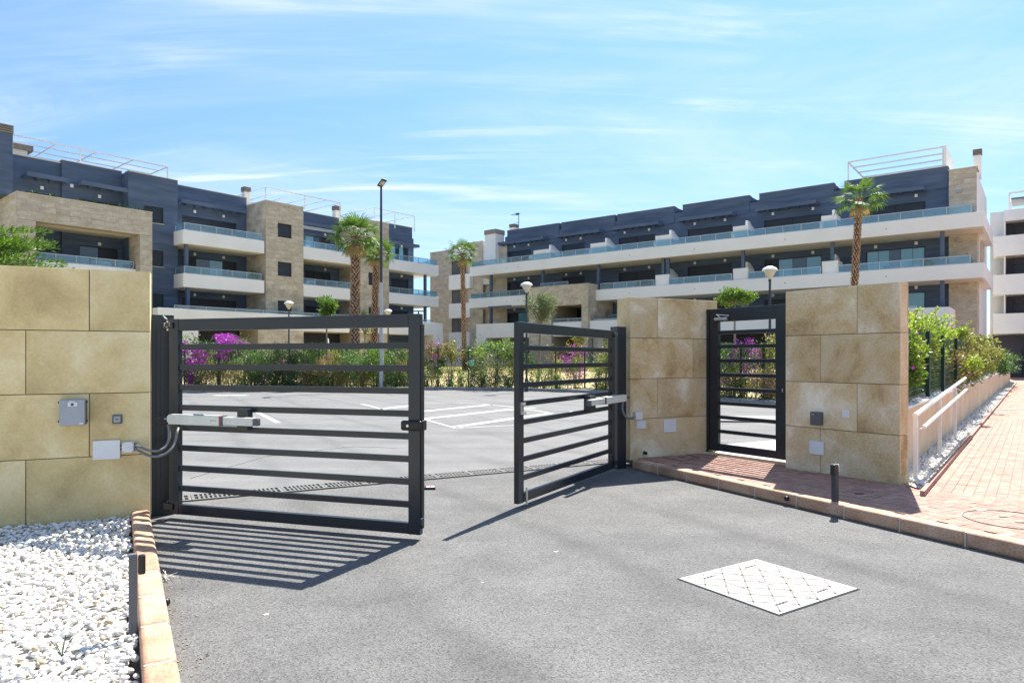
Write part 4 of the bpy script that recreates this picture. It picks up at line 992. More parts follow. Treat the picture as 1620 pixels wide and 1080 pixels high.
# roof things
L.frame3(-9.0, lu(265, 3.2), 3.2, 7.6, 13.8, 15.42, 4, .07, up=(0, .4, 1)); q = MB()
for v in (4.6, 6.1): q.bar((-9.0, v, 15.4), (lu(265, 3.2), v, 15.4), .06)
q.obj('roof_frame_beam', m_white_metal, L.t)
L.core(-9.3, -7.9, 4.4, 6.2, 14.0, 15.2, m_white, 'roof_hut'); L.core(-9.35, -7.6, 4.3, 6.3, 14.9, 15.25, m_chimcap, 'roof_hut_band')
u0 = lu(420, .6); L.frame3(u0, lu(538, .6), .6, 6.2, 13.6, 14.71, 5, .06); L.chimney(lu(387, 4), 4, 13.6, hz(295, LF.Wd(lu(387, 4), 4)[1]), .5)
L.chimney(lu(531, 3.4), 3.4, 13.6, hz(325, LF.Wd(lu(531, 3.4), 3.4)[1]), .5); L.chimney(lu(225, 5), 5, 13.5, 14.75, .9, cap=.15)
L.frame3(lu(592, 1.2), lu(655.5, 1.2), 1.2, 6.5, 13.6, 15.07, 2, .06)
# coping line along the blue parapets
for a, b, v, z in ((uA0, uA1, RV, 14.12), (uA1, uB1, RV-.22, 14.3), (uc0, uc1, 1.5, 14.13), (uc1, uD1, RV, 14.17), (e0, e1, RV, 13.95), (f0_, f1_, 1.7, 14.05)):
    B(a-.02, b+.02, v-.03, v+.6, z, z+.045).obj('coping', m_coping, L.t)
L.mb.obj('stone_cladding', m_cladding, L.t, kind='stuff')

# ===== right building
RF = Fr((19.11, 48), math.atan2(-1080, 1390)); Rb = Bld('apartment_building', 'very long four storey slate blue apartment building with white balcony bands on the right', RF); ru = RF.U
mods = [(-27.08, -20.99), (-20.71, -15.12), (-14.87, -9.60), (-8.84, -3.42), (-2.66, 2.60), (3.30, 9.50)]
pxd = [(799, 840, 0), (889, 925, 0), (979, 1036, 0), (1088, 1158, 0), (1209, 1300, 0), (1370, 1465, 0)]
second = {3: [m_shutter, m_shutter], 4: [m_shutter, m_panel_, m_paneb, m_panel_], 5: [m_panel_, m_panel_, m_paneb, m_panel_, m_panel_]}
Rb.core(-27.2, 9.6, 4.2, 13, 0, 13.6)  # added filler, keeps the sun from leaking through the hollow walls
for i, (a, b) in enumerate(mods):
    da, db = ru(pxd[i][0], 3.0), ru(pxd[i][1], 3.0)
    if i == 5: db = ru(1464, 3.0)
    nd = 2
    hd = []
    for z, p in ((9.8, [m_shutter]*2), (6.8, second.get(i, [m_shutter]*2)), (3.8, [m_shutter, m_panel_] if i in (0, 5) else [m_shutter]*2)):
        hd.append((da, db, z, z+2.25)); Rb.window(da, db, z, z+2.25, 3.0, len(p), name='balcony_door', sill=False, panes=p)
    nxt = mods[i+1][0] if i < 5 else 9.55
    Rb.wall(a, nxt, 3.0, 0, 13.55 if i < 5 else 14.0, m_blue, hd)
    # upper storey block standing slightly proud
    Rb.wall(a, b, 2.94, 12.75, 14.10, m_blue, ret=(6.5, 6.5), name='roof_parapet')
    B(a-.02, b+.02, 2.91, 3.5, 14.10, 14.145).obj('coping', m_chimcap, Rb.t)
    Rb.pergola(a+.02 if i else a-.4, a+.82*(b-a) if i < 5 else a+.80*(b-a), 1.95, 2.94, 12.62)
    if i == 0: pass
    w = db-da
    for z in (12.48, 9.30, 6.35):
        for k in ((.10, .88) if i else (.3, .95)): Rb.light(da+w*k+(.25 if k < .5 else -.1), 3.0, z)
    if i < 5: Rb.core(b+.05, nxt-.05, 3.3, 5.0, 13.3, 13.75, m_dark, 'roof_gutter')
# stone end
h_ = []
Rb.core(9.62, 11.04, 2.6, 13, 0, 13.62, m_white, 'end_block'); Rb.clad(9.58, 11.08, 2.55, 3.0, 13.72, holes=h_); B(9.55, 11.12, 2.5, 4.2, 13.72, 13.78).obj('coping', m_coping, Rb.t)
Rb.cladside(11.10, 2.6, 4.2, 3.0, 9.5, sg=1); Rb.cladside(11.10, 6.0, 9.5, 6.8, 9.5, sg=1, lw=1.5)
for z in (12.3, 9.15): B(ru(1518, 2.5)-.14, ru(1518, 2.5)+.14, 2.36, 2.55, z-.09, z+.1).obj('wall_lamp', m_greybox, Rb.t)
# balconies
for z, a, b in ((9.53, -29.4, 11.6), (6.46, -29.5, -22.0), (6.46, -15.29, 11.6)):
    full = b > 11; Rb.balcony(a, b, 0, 3.0, z, .90, ends=(1, 1 if full else 0))
    if full: B(9.6, 11.6, 3.0, 9.2, z, z+.90).obj('balcony_end', m_white, Rb.t)
dv3 = [(ru(x0, 0), ru(x1, 0)) for x0, x1 in ((842, 868), (932, 957), (1035, 1060), (1158, 1182), (1298, 1322))]
def divider(a, b, z, n=1):
    d = MB().box(a, b, .20, 1.5, z, z+1.12).obj('planter_box', m_white, Rb.t, bev=.01)
    MB().prism([(0, 0), (1.5, 0), (1.5, 1)], 0, 1) if False else None
    q = MB(); x0, x1 = (a+b)/2-.08, (a+b)/2+.08
    nn = len(q.v); q.v += [(x, y, zz) for x in (x0, x1) for y, zz in ((1.5, z), (3.0, z), (3.0, z+1.3), (2.0, z+1.72), (1.5, z+1.72))]
    q.f += [(nn, nn+1, nn+2, nn+3, nn+4)[::-1], (nn+5, nn+6, nn+7, nn+8, nn+9)]+[(nn+k, nn+(k+1) % 5, nn+5+(k+1) % 5, nn+5+k) for k in range(5)]
    q.obj('divider_wall', m_white, Rb.t)
    B(b+.02, b+.03, .25, 2.6, z+.02, z+.78).obj('glass_screen', m_glass, Rb.t)
edges = [-29.2]+[x for p in dv3 for x in p]+[10.95]
for k in range(0, len(edges), 2): Rb.rail(edges[k]+(.05 if k else 0), edges[k+1]-(.05 if k < len(edges)-2 else 0), .08, 10.43, .5, 1.25, ends=(1 if k == 0 else 0, 1 if k == len(edges)-2 else 0), ve=2.4)
for k in range(1, len(edges)-1, 2): Rb.rail(edges[k], edges[k+1], .08, 10.43, .5, 1.3)
for a, b in dv3: divider(a, b, 10.2)
dv2 = [(ru(x0, 0), ru(x1, 0)) for x0, x1 in ((1035, 1057), (1158, 1182), (1299, 1325))]
edges = [-14.9]+[x for p in dv2 for x in p]+[10.95]
for k in range(0, len(edges), 2): Rb.rail(edges[k]+.05, edges[k+1]-.05, .08, 7.36, .5, 1.25, ends=(0, 1 if k == len(edges)-2 else 0), ve=2.4)
for a, b in dv2: divider(a, b, 7.1)
Rb.rail(-29.3, -22.2, .08, 7.36, .5, 1.25, ends=(1, 0), ve=2.4)
Rb.cols([ru(x, .5) for x in (777, 859, 947, 1049.5, 1057, 1175.7, 1317, 1490.8)], .5, 6.75, 9.53)
Rb.cols([ru(x, .5) for x in (777, 1490.8, 1175)], .5, 3.9, 6.46)
# stone box round the first floor terrace
b0, b1, bv = -21.4, -15.3, -1.2
Rb.core(b0+.05, b1-.05, bv+.05, 2.9, 6.1, 7.80, m_cladcore, 'stone_frame_head'); Rb.core(b0+.05, ru(872, bv), bv+.05, 2.9, 0, 6.1, m_cladcore, 'stone_frame_pier'); Rb.core(ru(920, bv), b1-.05, bv+.05, 2.9, 0, 6.1, m_cladcore, 'stone_frame_pier')
Rb.clad(b0, b1, bv, 6.1, 7.85); Rb.clad(b0, ru(872, bv), bv, 2.5, 6.1); Rb.clad(ru(920, bv), b1, bv, 2.5, 6.1); Rb.cladside(b1, bv+.06, 2.9, 2.5, 7.85, sg=1)
Rb.rail(ru(872, bv)+.05, ru(920, bv)-.05, bv+.3, 4.7, .3, 1.2); Rb.rail(b0+.3, b0+3.2, .2, 7.9, .4, 1.2)
# first floor terraces
Rb.balcony(-27.7, b0, -1.0, 3.0, 3.5, 1.32, ends=(1, 0)); Rb.balcony(b0+.8, b1-.8, bv+.25, 2.9, 3.5, 1.2, ends=(0, 0)); Rb.balcony(b1+.01, 9.95, -1.0, 3.0, 3.5, 1.22, ends=(0, 1))
Rb.rail(b1+.4, 8.2, -.9, 4.72, .12, 2.4)
Rb.rail(b1+.3, -11.5, 1.6, 4.9, .45, 1.1)
B(-27.7, -26.6, -.98, 2.2, 0, 3.49).obj('pier', m_white, Rb.t)
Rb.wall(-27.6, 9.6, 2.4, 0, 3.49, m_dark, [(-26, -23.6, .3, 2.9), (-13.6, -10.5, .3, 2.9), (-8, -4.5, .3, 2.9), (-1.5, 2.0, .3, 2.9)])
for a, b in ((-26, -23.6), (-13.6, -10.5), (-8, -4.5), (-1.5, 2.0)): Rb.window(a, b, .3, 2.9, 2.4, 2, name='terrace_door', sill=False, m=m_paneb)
for a, b in ((-24.9, -24.2), (-15.2, -14.2), (4.5, 5.5)): Rb.core(a, b, -.6, 2.3, 0, 3.49, m_cladding, 'stone_pier')
Rb.core(-19.5, -18.2, 1.0, 1.4, 6.2, 6.45, m_dgrey, 'awning_box') ; ubox('awning_box', m_dgrey, Rb.t, ru(772, -.1), ru(808, -.1), -.12, .0, 6.36, 6.5)
for px in (708, 820, 996, 1099, 1242, 1402): # little drain spouts in the white bands
    for z in (9.95, 6.9):
        u = ru(px if px > 750 else 802, 0)
        if z > 9 or u > -15 or u < -23: MB().tube([(u, -.03, z), (u, .02, z)], .035, 8).obj('drain_spout', m_dgrey, Rb.t)
# roof
q = MB(); ua, ub = ru(1342, 3.2), ru(1492, 3.2)
for v in (3.2, 4.9, 6.6, 8.3): q.bar((ua, v, 15.5), (ub, v, 15.5), .09)
for u in (ua, ub):
    q.bar((u, 3.2, 15.5), (u, 8.3, 15.5), .09)
    for v in (3.2, 8.3): q.bar((u, v, 13.8), (u, v, 15.5), .09)
q.obj('roof_frame', m_white_metal, Rb.t); B(ub+.05, ub+.18, 3.1, 8.4, 14.0, 15.55).obj('roof_screen', m_white, Rb.t)
Rb.chimney(ru(1540, 5), 5, 13.5, hz(237, RF.Wd(ru(1540, 5), 5)[1]), .42); Rb.chimney(ru(806, 4.5), 4.5, 13.4, hz(355, RF.Wd(ru(806, 4.5), 4.5)[1]), .62, cap=.35)
q = MB(); ua = ru(820.5, 5); za = hz(336, RF.Wd(ua, 5)[1]); q.bar((ua, 5, 13.4), (ua, 5, za), .05)
for dz, l in ((-.15, .9), (-.15, .9), (-1.0, .35), (-1.9, .3)): q.bar((ua-l, 5, za+dz), (ua+l*.2, 5, za+dz), .035)
for k in range(7): q.bar((ua-.9+k*.15, 4.85-.02*k, za-.15), (ua-.9+k*.15, 5.15+.02*k, za-.15), .02)
q.box(ua-.3, ua-.12, 4.9, 5.1, za-.25, za-.05); q.obj('antenna', m_dgrey, Rb.t)
Rb.mb.obj('stone_cladding', m_cladding, Rb.t, kind='stuff')

# ===== stone building in the gap, far right building
cu = Vector((1282, -1080)).normalized()      # along its face, towards the right and nearer
CF = Fr((at(711, 72), 72), math.atan2(cu.y, cu.x)); C = Bld('apartment_building', 'stone clad block with stacked small white balconies between the two blue buildings', CF); qu = CF.U
C.core(qu(681, .1), qu(800, .1), .10, 12, 0, 12.9, m_cladcore); C.clad(qu(680, 0), qu(716, 0), .05, 2.5, 13.0, th=.5, lw=1.0); C.clad(qu(740, 0), qu(764, 0), .04, 2.5, 12.9, th=.5, lw=1.0)
x0, x1 = qu(711, -.8), qu(744, -.8)
C.core(qu(738, -.3), qu(764, -.3), -.4, .04, 0, 13.35, m_cladcore, 'stone_bay'); C.clad(qu(740, -.4), qu(764, -.4), -.42, 2.5, 13.4, th=.5, lw=1.0)
ca = qu(716, 0); cb_ = qu(737, 0)
for k, z in enumerate((8.7, 5.75, 2.8)):
    C.window(ca, cb_, z+1.5, z+3.0, -.10, 2, name='loggia_window', dep=.05, sill=False, m=m_dgrey)
    C.balcony(x0, x1, -.9, .0, z, 1.5, ends=(1, 1))
C.balcony(x0, x1, -.9, .0, 11.75, 1.35, ends=(1, 1)); B(x0-2, x1, -1.5, -.95, .5, 2.9).obj('garden_wall_white', m_white, C.t)
B(qu(764, -.3)+.02, qu(776, -.3), -.35, 1, 9.0, 13.0).obj('chimney_shaft', m_white, C.t); C.clad(qu(764, -.3)+.05, qu(800, -.2), .0, 2.5, 12.7, th=.65, lw=1.3)
C.core(qu(768, -.4), qu(785, -.4), -.5, .8, 9.6, 13.9, m_white, 'chimney'); C.core(qu(767.5, -.4), qu(785.5, -.4), -.55, .85, 13.9, 14.35, m_chimcap, 'chimney_cap')
B(qu(680, 0)-.03, qu(716, 0), -.0, .6, 13.0, 13.06).obj('coping', m_coping, C.t)

if hasattr(C, 'mb'): C.mb.obj('stone_cladding', m_cladding, C.t, kind='stuff')
EF = Fr((at(1571, 54), 54), RF.a); Eb = Bld('apartment_building', 'white apartment building with deep shaded balconies at the end of the brick path', EF); eu = EF.U
Eb.core(eu(1566, 1.9), 16, 2.2, 12, 0, 13.2, m_white, 'main_block')
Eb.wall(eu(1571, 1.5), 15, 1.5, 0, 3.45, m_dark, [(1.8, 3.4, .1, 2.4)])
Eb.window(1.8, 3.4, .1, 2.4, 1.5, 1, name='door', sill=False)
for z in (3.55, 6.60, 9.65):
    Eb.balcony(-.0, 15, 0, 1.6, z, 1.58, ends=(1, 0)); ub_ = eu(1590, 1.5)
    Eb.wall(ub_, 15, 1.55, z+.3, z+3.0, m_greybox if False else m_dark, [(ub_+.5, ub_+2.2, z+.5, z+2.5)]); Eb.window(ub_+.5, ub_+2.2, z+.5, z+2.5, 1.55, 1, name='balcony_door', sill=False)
    B(eu(1588, .2), eu(1590.5, .2), .2, 1.5, z+1.0, z+3.04).obj('fin_wall', m_white, Eb.t)
Eb.core(eu(1566, .4), eu(1590, .4), .9, 3, 11.3, 13.3, m_white, 'stair_block'); Eb.balcony(eu(1588, .3), 15, .3, 2.3, 12.4, .9, ends=(1, 0))
q = MB(); a = eu(1597, 1.5); q.bar((a, 1.5, 14.8), (16, 1.5, 14.8), .12).bar((a, 5, 14.8), (16, 5, 14.8), .12).bar((a, 1.5, 13.3), (a, 1.5, 14.8), .1)
q.bar((a, 5, 13.3), (a, 5, 14.8), .1).bar((a, 1.5, 14.8), (a, 5, 14.8), .1).bar((16, 1.5, 13.3), (16, 1.5, 14.8), .1).obj('roof_frame', m_white_metal, Eb.t)
B(a+.1, 15.9, 1.6, 4.9, 14.3, 14.42).obj('roof_panel', m_dgrey, Eb.t)
# ---- things standing on the balconies
def chair(fr, u, v, z, rz, label, m=m_straw):
    t = thing('balcony_chair', label, 'chair', fr.Wd(u, v, z), fr.a+rz, 'chairs on the balconies')
    B(-.23, .23, -.22, .22, .42, .46).obj('seat', m, t); q = B(-.22, .22, .20, .23, .48, .95).obj('backrest', m, t)
    for sx in (-.2, .2):
        for sy in (-.19, .19): B(sx-.015, sx+.015, sy-.015, sy+.015, 0, .42).obj('leg', m, t)
chair(LF, lu(160, 1), .9, 6.9, 2.9, 'left of two pale chairs on the stone framed terrace of the left building'); chair(LF, lu(168, 1), .95, 6.9, 3.2, 'right of two pale chairs on the stone framed terrace of the left building')
chair(LF, lu(485, 1), 1.0, 9.85, 3.0, 'pale chair on the top balcony between the two stone towers'); chair(RF, ru(1404, 1.4), 1.5, 6.8, .4, 'dark chair on the right building balcony in front of the bright glass doors', m_dgrey)
t = thing('balcony_table', 'small pale table on the stone framed terrace of the left building', 'table', LF.Wd(lu(202, 1), .9, 6.9), LF.a); B(-.6, .6, -.35, .35, .9, .94).obj('table_top', m_straw, t)
for sx in (-.5, .5): B(sx-.02, sx+.02, -.3, .3, 0, .9).obj('leg', m_straw, t)
t = thing('balcony_table', 'dark table on the right building balcony in front of the bright glass doors', 'table', RF.Wd(ru(1388, 1.4), 1.6, 6.8), RF.a); B(-.7, .7, -.35, .35, .72, .76).obj('table_top', m_dgrey, t)
for sx in (-.6, .6): B(sx-.02, sx+.02, -.3, .3, 0, .72).obj('leg', m_dgrey, t)
t = thing('air_conditioner', 'white air conditioning unit on the second floor balcony between the two stone towers', 'air conditioner', LF.Wd(lu(487, .6), .8, 6.82), LF.a)
B(0, .9, 0, .45, .35, 1.15).obj('casing', m_whiteplast, t, bev=.02); MB().lathe([(.28, 0), (.28, .02), (.01, .02)], (0, 0, 0), 16).obj('fan_grille', m_greybox, t, (.45, 0, .75)).rotation_euler = (R_(90), 0, 0)
for x in (.1, .75): B(x, x+.06, .05, .4, 0, .35).obj('foot', m_greybox, t)
# ---------------------------------------------------------------- foliage
def leaf_quads(P, D, Nn, ln, wd):
    """one folded-diamond leaf per point: P base, D axis, Nn normal"""
    S_ = np.cross(D, Nn); S_ /= np.linalg.norm(S_, axis=1, keepdims=True)+1e-9
    n = len(P); V = np.empty((n, 4, 3)); mid = P+D*(ln*.45)[:, None]
    V[:, 0] = P; V[:, 1] = mid+S_*(wd/2)[:, None]; V[:, 2] = P+D*ln[:, None]-Nn*(ln*.08)[:, None]; V[:, 3] = mid-S_*(wd/2)[:, None]
    return V.reshape(-1, 3), (np.arange(n)[:, None]*4+np.array([0, 1, 2, 3])[None])
def rdir(n, up=0.0):
    d = RNG.standard_normal((n, 3)); d[:, 2] += up; return d/np.linalg.norm(d, axis=1, keepdims=True)
def blob(n, c, r, clumps=14, cs=.34, hollow=.55, up=.3, floor=None):
    k = rdir(clumps); rr = RNG.uniform(hollow, .95, clumps); cc = np.array(c)+k*rr[:, None]*np.array(r)*(1-cs*.6)
    i = RNG.integers(0, clumps, n); q = rdir(n)*(RNG.uniform(0, 1, n)**(1/2.2))[:, None]
    P = cc[i]+q*np.array(r)*cs*RNG.uniform(.75, 1.25, clumps)[i][:, None]
    if floor is not None: P[:, 2] = np.maximum(P[:, 2], floor+RNG.uniform(0, .15, n))
    D = q*.7+rdir(n, up)*.8; D /= np.linalg.norm(D, axis=1, keepdims=True)
    tone = np.clip(RNG.normal(.5, .2, n)+RNG.normal(0, .12, clumps)[i], 0, 1)
    return P, D, tone
def bushy(n, w, d, H, clumps=16, low=.08, up=.5):
    cz = RNG.uniform(low, .93, clumps); rr = np.sqrt(np.clip(1-((cz-.42)/.68)**2, .08, 1)); a = RNG.uniform(0, 6.28, clumps); q = RNG.uniform(.15, .9, clumps)**.5
    cc = np.stack([np.cos(a)*w*.8*rr*q, np.sin(a)*d*.8*rr*q, cz*H], 1); i = RNG.integers(0, clumps, n)
    q = RNG.standard_normal((n, 3))*.46; P = cc[i]+q*np.array([w*.36, d*.36, H*.15])*RNG.uniform(.7, 1.3, clumps)[i][:, None]; P[:, 2] = np.abs(P[:, 2])+.01
    D = q*.6+rdir(n, up); D /= np.linalg.norm(D, axis=1, keepdims=True)
    return P, D, np.clip(RNG.normal(.5, .2, n)+RNG.normal(0, .14, clumps)[i]+(P[:, 2]/H-.5)*.2, 0, 1)
def foliage(name, blobs, m, ln, wd, parent, extra=None):
    P = np.concatenate([b[0] for b in blobs]); D = np.concatenate([b[1] for b in blobs]); T = np.concatenate([b[2] for b in blobs]); n = len(P)
    V, Fc = leaf_quads(P, D, rdir(n, .6), ln*RNG.uniform(.7, 1.25, n), wd*RNG.uniform(.7, 1.2, n))
    return mesh_obj(name, np_mesh(name, V, Fc, m, False, np.repeat(T, 4)), None, parent)
def stems(parent, n, h, spread, r=.02, m=None, lean=.1, name='stem'):
    q = MB()
    for _ in range(n):
        a = random.uniform(0, 6.28); b = random.uniform(.2, 1)*spread; x0, y0 = random.gauss(0, .05), random.gauss(0, .05)
        q.tube([(x0, y0, -.05), (x0+math.cos(a)*b*.4, y0+math.sin(a)*b*.4, h*.5), (x0+math.cos(a)*b, y0+math.sin(a)*b, h*random.uniform(.8, 1))], [r, r*.7, r*.35], 5)
    return q.obj(name, m or m_bark, parent, smooth=True, kind='stuff')
def place(px, Y):
    x = at(px, Y); return (x, Y, garden_z(x, Y)-.02)
def shrub(px, Y, top, wpx, label, m=L_oleander, n=1500, ln=.16, wd=.035, flowers=None, nf=0, group='shrubs along the far fence', name='flowering_shrub', cat='shrub', bottom=.1, fs=.06, ftop=.2, dep=.8, clumps=16, up=.5):
    g = place(px, Y); H = hz(top, Y)-g[2]; w = wpx/2/F*Y*1.12; n = int(n*1.35); t = thing(name, label, cat, g, random.uniform(0, 6), group)
    c = (0, 0, H*(.5+bottom/2)); r = (w*1.05, max(w*dep, .3), H*(.5-bottom/2)*1.06)
    foliage('foliage', [blob(n, c, r, clumps, .36, .35, up, .05) if bottom > .2 else bushy(n, w*1.05, max(w*dep, .3), H, clumps+6, .04, up)], m, ln, wd, t); stems(t, 9, H*.8, w*.8, .018)
    if flowers:
        P, D, T = blob(nf, (0, 0, H*(.5+ftop)), (r[0]*1.02, r[1]*1.05, r[2]*(1-ftop)), 12, .28, .75, .6, .3)
        foliage('flowers', [(P, D, T)], flowers, fs, fs*.75, t)['kind'] = 'stuff'
    return t
def Yk(px, extra=1.0):      # a distance just behind the far kerb at this bearing
    a = math.atan2(px-CX, F); return (kerb_r(a)+extra)*math.cos(a)
# tall things first: shrubs seen through the left leaf
shrub(300, Yk(300, 1.2), 529, 46, 'magenta bougainvillea at the far left, beside the left gate post, spilling down to the ground', L_dark, 900, .1, .05, L_mag, 2400, fs=.085, ftop=0, group='bougainvilleas along the far fence')
shrub(345, Yk(345, 1.6), 526, 104, 'wide magenta bougainvillea crown seen between the top bars of the left gate leaf', L_dark, 900, .1, .05, L_mag, 4600, fs=.085, ftop=.24, bottom=.35, group='bougainvilleas along the far fence')
shrub(385, Yk(385, 1.5), 527, 55, 'green shrub just right of the magenta bougainvillea', L_oleander, 1900)
shrub(420, Yk(420, .7), 555, 62, 'dark green bush low behind the kerb, right of the bougainvillea', L_dark, 1500, .13, .04)
shrub(447, Yk(447, 1.9), 541, 54, 'oleander with pale pink flowers in the middle of the left gate view', L_oleander, 1500, flowers=L_pink, nf=320, fs=.09)
shrub(492, Yk(492, 1.3), 543, 60, 'green oleander between the pale pink one and the tree trunk', L_oleander, 1900)
shrub(525, Yk(525, .9), 562, 56, 'low shrub with deep pink flowers at the foot of the small tree', L_yellow, 900, flowers=L_pink, nf=420, fs=.07)
shrub(556, Yk(556, .9), 548, 52, 'leafy green oleander below the two tall palms', L_oleander, 1800)
shrub(592, Yk(592, .9), 546, 46, 'bright green oleander just left of the tall street lamp', L_bright, 1700, .16, .04)
shrub(628, Yk(628, .9), 550, 46, 'green oleander between the street lamp and the gate edge', L_oleander, 1600, flowers=L_pink, nf=60, fs=.08)
for px, Y_, tp, w, lab in ((326, 1.0, 578, 40, 'dry golden tuft left of the first fence post'), (366, .9, 580, 38, 'dry golden tuft left of the dark low bush'), (482, .8, 577, 34, 'dry golden tuft left of the pink low shrub'), (506, .8, 573, 36, 'dry reddish tuft beside the small tree trunk'), (540, .7, 577, 30, 'dry golden tuft below the left palm'), (574, .8, 583, 30, 'dry golden tuft between two green oleanders')):
    shrub(px, Yk(px, Y_), tp, w, lab, L_dry, 900, .25, .012, L_pink, 90 if 'red' in lab else 25, 'dry tufts along the far kerb', 'grass_tuft', 'grass tuft', 0, .05, up=1.6)
k_ = ('first', 'second', 'third', 'fourth', 'fifth', 'sixth', 'seventh', 'eighth', 'ninth', 'tenth')
for i, px in enumerate((312, 350, 398, 436, 462, 495, 530, 562, 606, 640)):
    shrub(px, Yk(px, 2.4+.5*(i % 3)), 560+random.uniform(-6, 6), 44, 'tall dry grass clump behind the black fence, '+k_[i]+' from the left gate post', (L_dry, L_oleander, L_yellow)[i % 3], 1000, .2, .02, group='clumps behind the black fence', name='grass_clump', cat='grass clump', bottom=.02, up=1.2)
for i, px in enumerate((318, 408, 462, 512, 610, 642)):
    shrub(px, Yk(px, .75), 588+random.uniform(-3, 3), 34, 'low green plant right behind the kerb, '+k_[i]+' from the left gate post', (L_oleander, L_grey, L_dark)[i % 3], 420, .13, .04, L_pink if i % 2 else None, 20, 'low plants along the left part of the kerb', 'low_plant', 'plant', .02, .06)
# open area between the leaves
shrub(686, Yk(686, 2.0), 533, 34, 'thin shrub with purple and orange tips right of the gate edge', L_brown, 520, .13, .05, L_mag, 170, bottom=.35, fs=.08)
shrub(714, Yk(714, 1.4), 531, 44, 'slender young tree with bronze leaves left of the slim palm', L_yellow, 620, .13, .055, L_brown, 260, bottom=.4, fs=.12, name='young_tree', cat='tree')
shrub(765, Yk(765, 2.2), 541, 34, 'thin shrub with bronze leaves right of the slim palm', L_brown, 420, .13, .05, bottom=.4)
shrub(784, Yk(784, .9), 536, 76, 'big loose green oleander in the middle of the view between the two leaves', L_grey, 2600, .2, .035, L_bright, 420, fs=.16, ftop=.3, bottom=.05, clumps=26)
shrub(812, Yk(812, 3.5), 545, 26, 'yellowish shrub hidden partly by the tip of the right gate leaf', L_yellow, 500, .13, .05)
for i, (px, tp, w) in enumerate(((674, 586, 18), (693, 583, 22), (711, 587, 20), (728, 585, 18), (746, 588, 20), (763, 586, 16), (804, 588, 20), (845, 588, 20), (861, 584, 18), (880, 590, 18), (944, 588, 20))):
    shrub(px, Yk(px, .6), tp, w, ('small leafy bush in the row behind the kerb, '+('first', 'second', 'third', 'fourth', 'fifth', 'sixth')[i]+' from the left gate leaf') if i < 6 else ('small leafy bush behind the kerb seen '+('left of the gate leaf tip', 'just past the stile of the right leaf', 'beside the thin tree trunk', 'left of the bougainvillea', 'right of the bougainvillea')[i-6]), L_bright if i % 2 else L_oleander, 260, .12, .045, L_pink if i % 3 == 0 else None, 14, 'small bushes behind the far kerb', 'small_bush', 'bush', 0, .06)
shrub(910, Yk(910, 1.6), 541, 46, 'pink bougainvillea seen between the bars of the right gate leaf', L_brown, 700, .09, .05, L_mag, 900, fs=.075, ftop=.05, group='bougainvilleas along the far fence')
shrub(873, Yk(873, 3.5), 545, 36, 'brown leaved shrub behind the right gate leaf', L_brown, 600, .12, .05)
shrub(958, Yk(958, .9), 543, 46, 'yellow green shrub at the hinge side of the right gate leaf', L_yellow, 1500, .14, .04, up=.8)
shrub(1150, Yk(1150, 1.3), 545, 36, 'green shrub at the left side of the pedestrian gate view', L_oleander, 800, .12, .05)
shrub(1178, Yk(1178, 1.6), 533, 56, 'purple bougainvillea seen through the pedestrian gate', L_dark, 900, .09, .05, L_mag, 800, fs=.07, ftop=.15, group='bougainvilleas along the far fence')
shrub(1220, Yk(1220, 1.5), 534, 54, 'yellow leaved shrub at the right side of the pedestrian gate view', L_yellow, 1500, .1, .06, L_mag, 30)
shrub(1172, Yk(1172, 1.0), 576, 48, 'bright green low bush behind the pedestrian gate', L_bright, 700, .1, .05, L_pink, 60)
shrub(1155, Yk(1155, .7), 592, 40, 'dry tuft with red tips at the left of the pedestrian gate view', L_dry, 800, .2, .012, L_pink, 160, 'dry tufts along the far kerb', 'grass_tuft', 'grass tuft', 0, .05, up=1.5)
shrub(1210, Yk(1210, .7), 588, 60, 'wide dry tuft with red tips at the right of the pedestrian gate view', L_dry, 1300, .2, .012, L_pink, 240, 'dry tufts along the far kerb', 'grass_tuft', 'grass tuft', 0, .05, up=1.5)
# background hedge masses by the buildings
for px, Y, tp, w, lab, m in ((690, 46, 556, 40, 'low dark shrub in the garden left of the slim palm', L_dark), (752, 48, 552, 44, 'dark shrub in the garden right of the slim palm', L_dark), (655, 47, 552, 60, 'dark bush in front of the left building end', L_dark),
                         (905, 46, 566, 70, 'long low green hedge in the garden behind the right gate leaf', L_bright), (960, 44, 563, 60, 'green hedge in the garden beside the right gate post', L_oleander), (350, 42, 556, 90, 'green shrubbery in front of the left building', L_oleander), (470, 44, 555, 110, 'long green shrubbery below the first stone tower', L_oleander), (570, 45, 556, 70, 'green shrubbery below the second stone tower', L_dark), (1180, 38, 545, 110, 'dark shrubbery in the garden behind the pedestrian gate', L_dark), (830, 48, 558, 60, 'dark shrub in front of the right building, by the lamp post', L_dark)):
    shrub(px, Y, tp, w, lab, m, 1500, .15, .07, group='shrubs near the buildings', name='garden_shrub')
for i, (px, w) in enumerate(((405, 90), (455, 80), (505, 80), (550, 70), (600, 70), (640, 60))):
    shrub(px, Yk(px, 3.6), 553+3*(i % 2), w, 'dense green bush in the second row behind the black fence, '+k_[i]+' from the left', (L_oleander, L_dark, L_bright)[i % 3], 1700, .14, .06, group='second row bushes behind the fence', name='dense_bush', bottom=.02)
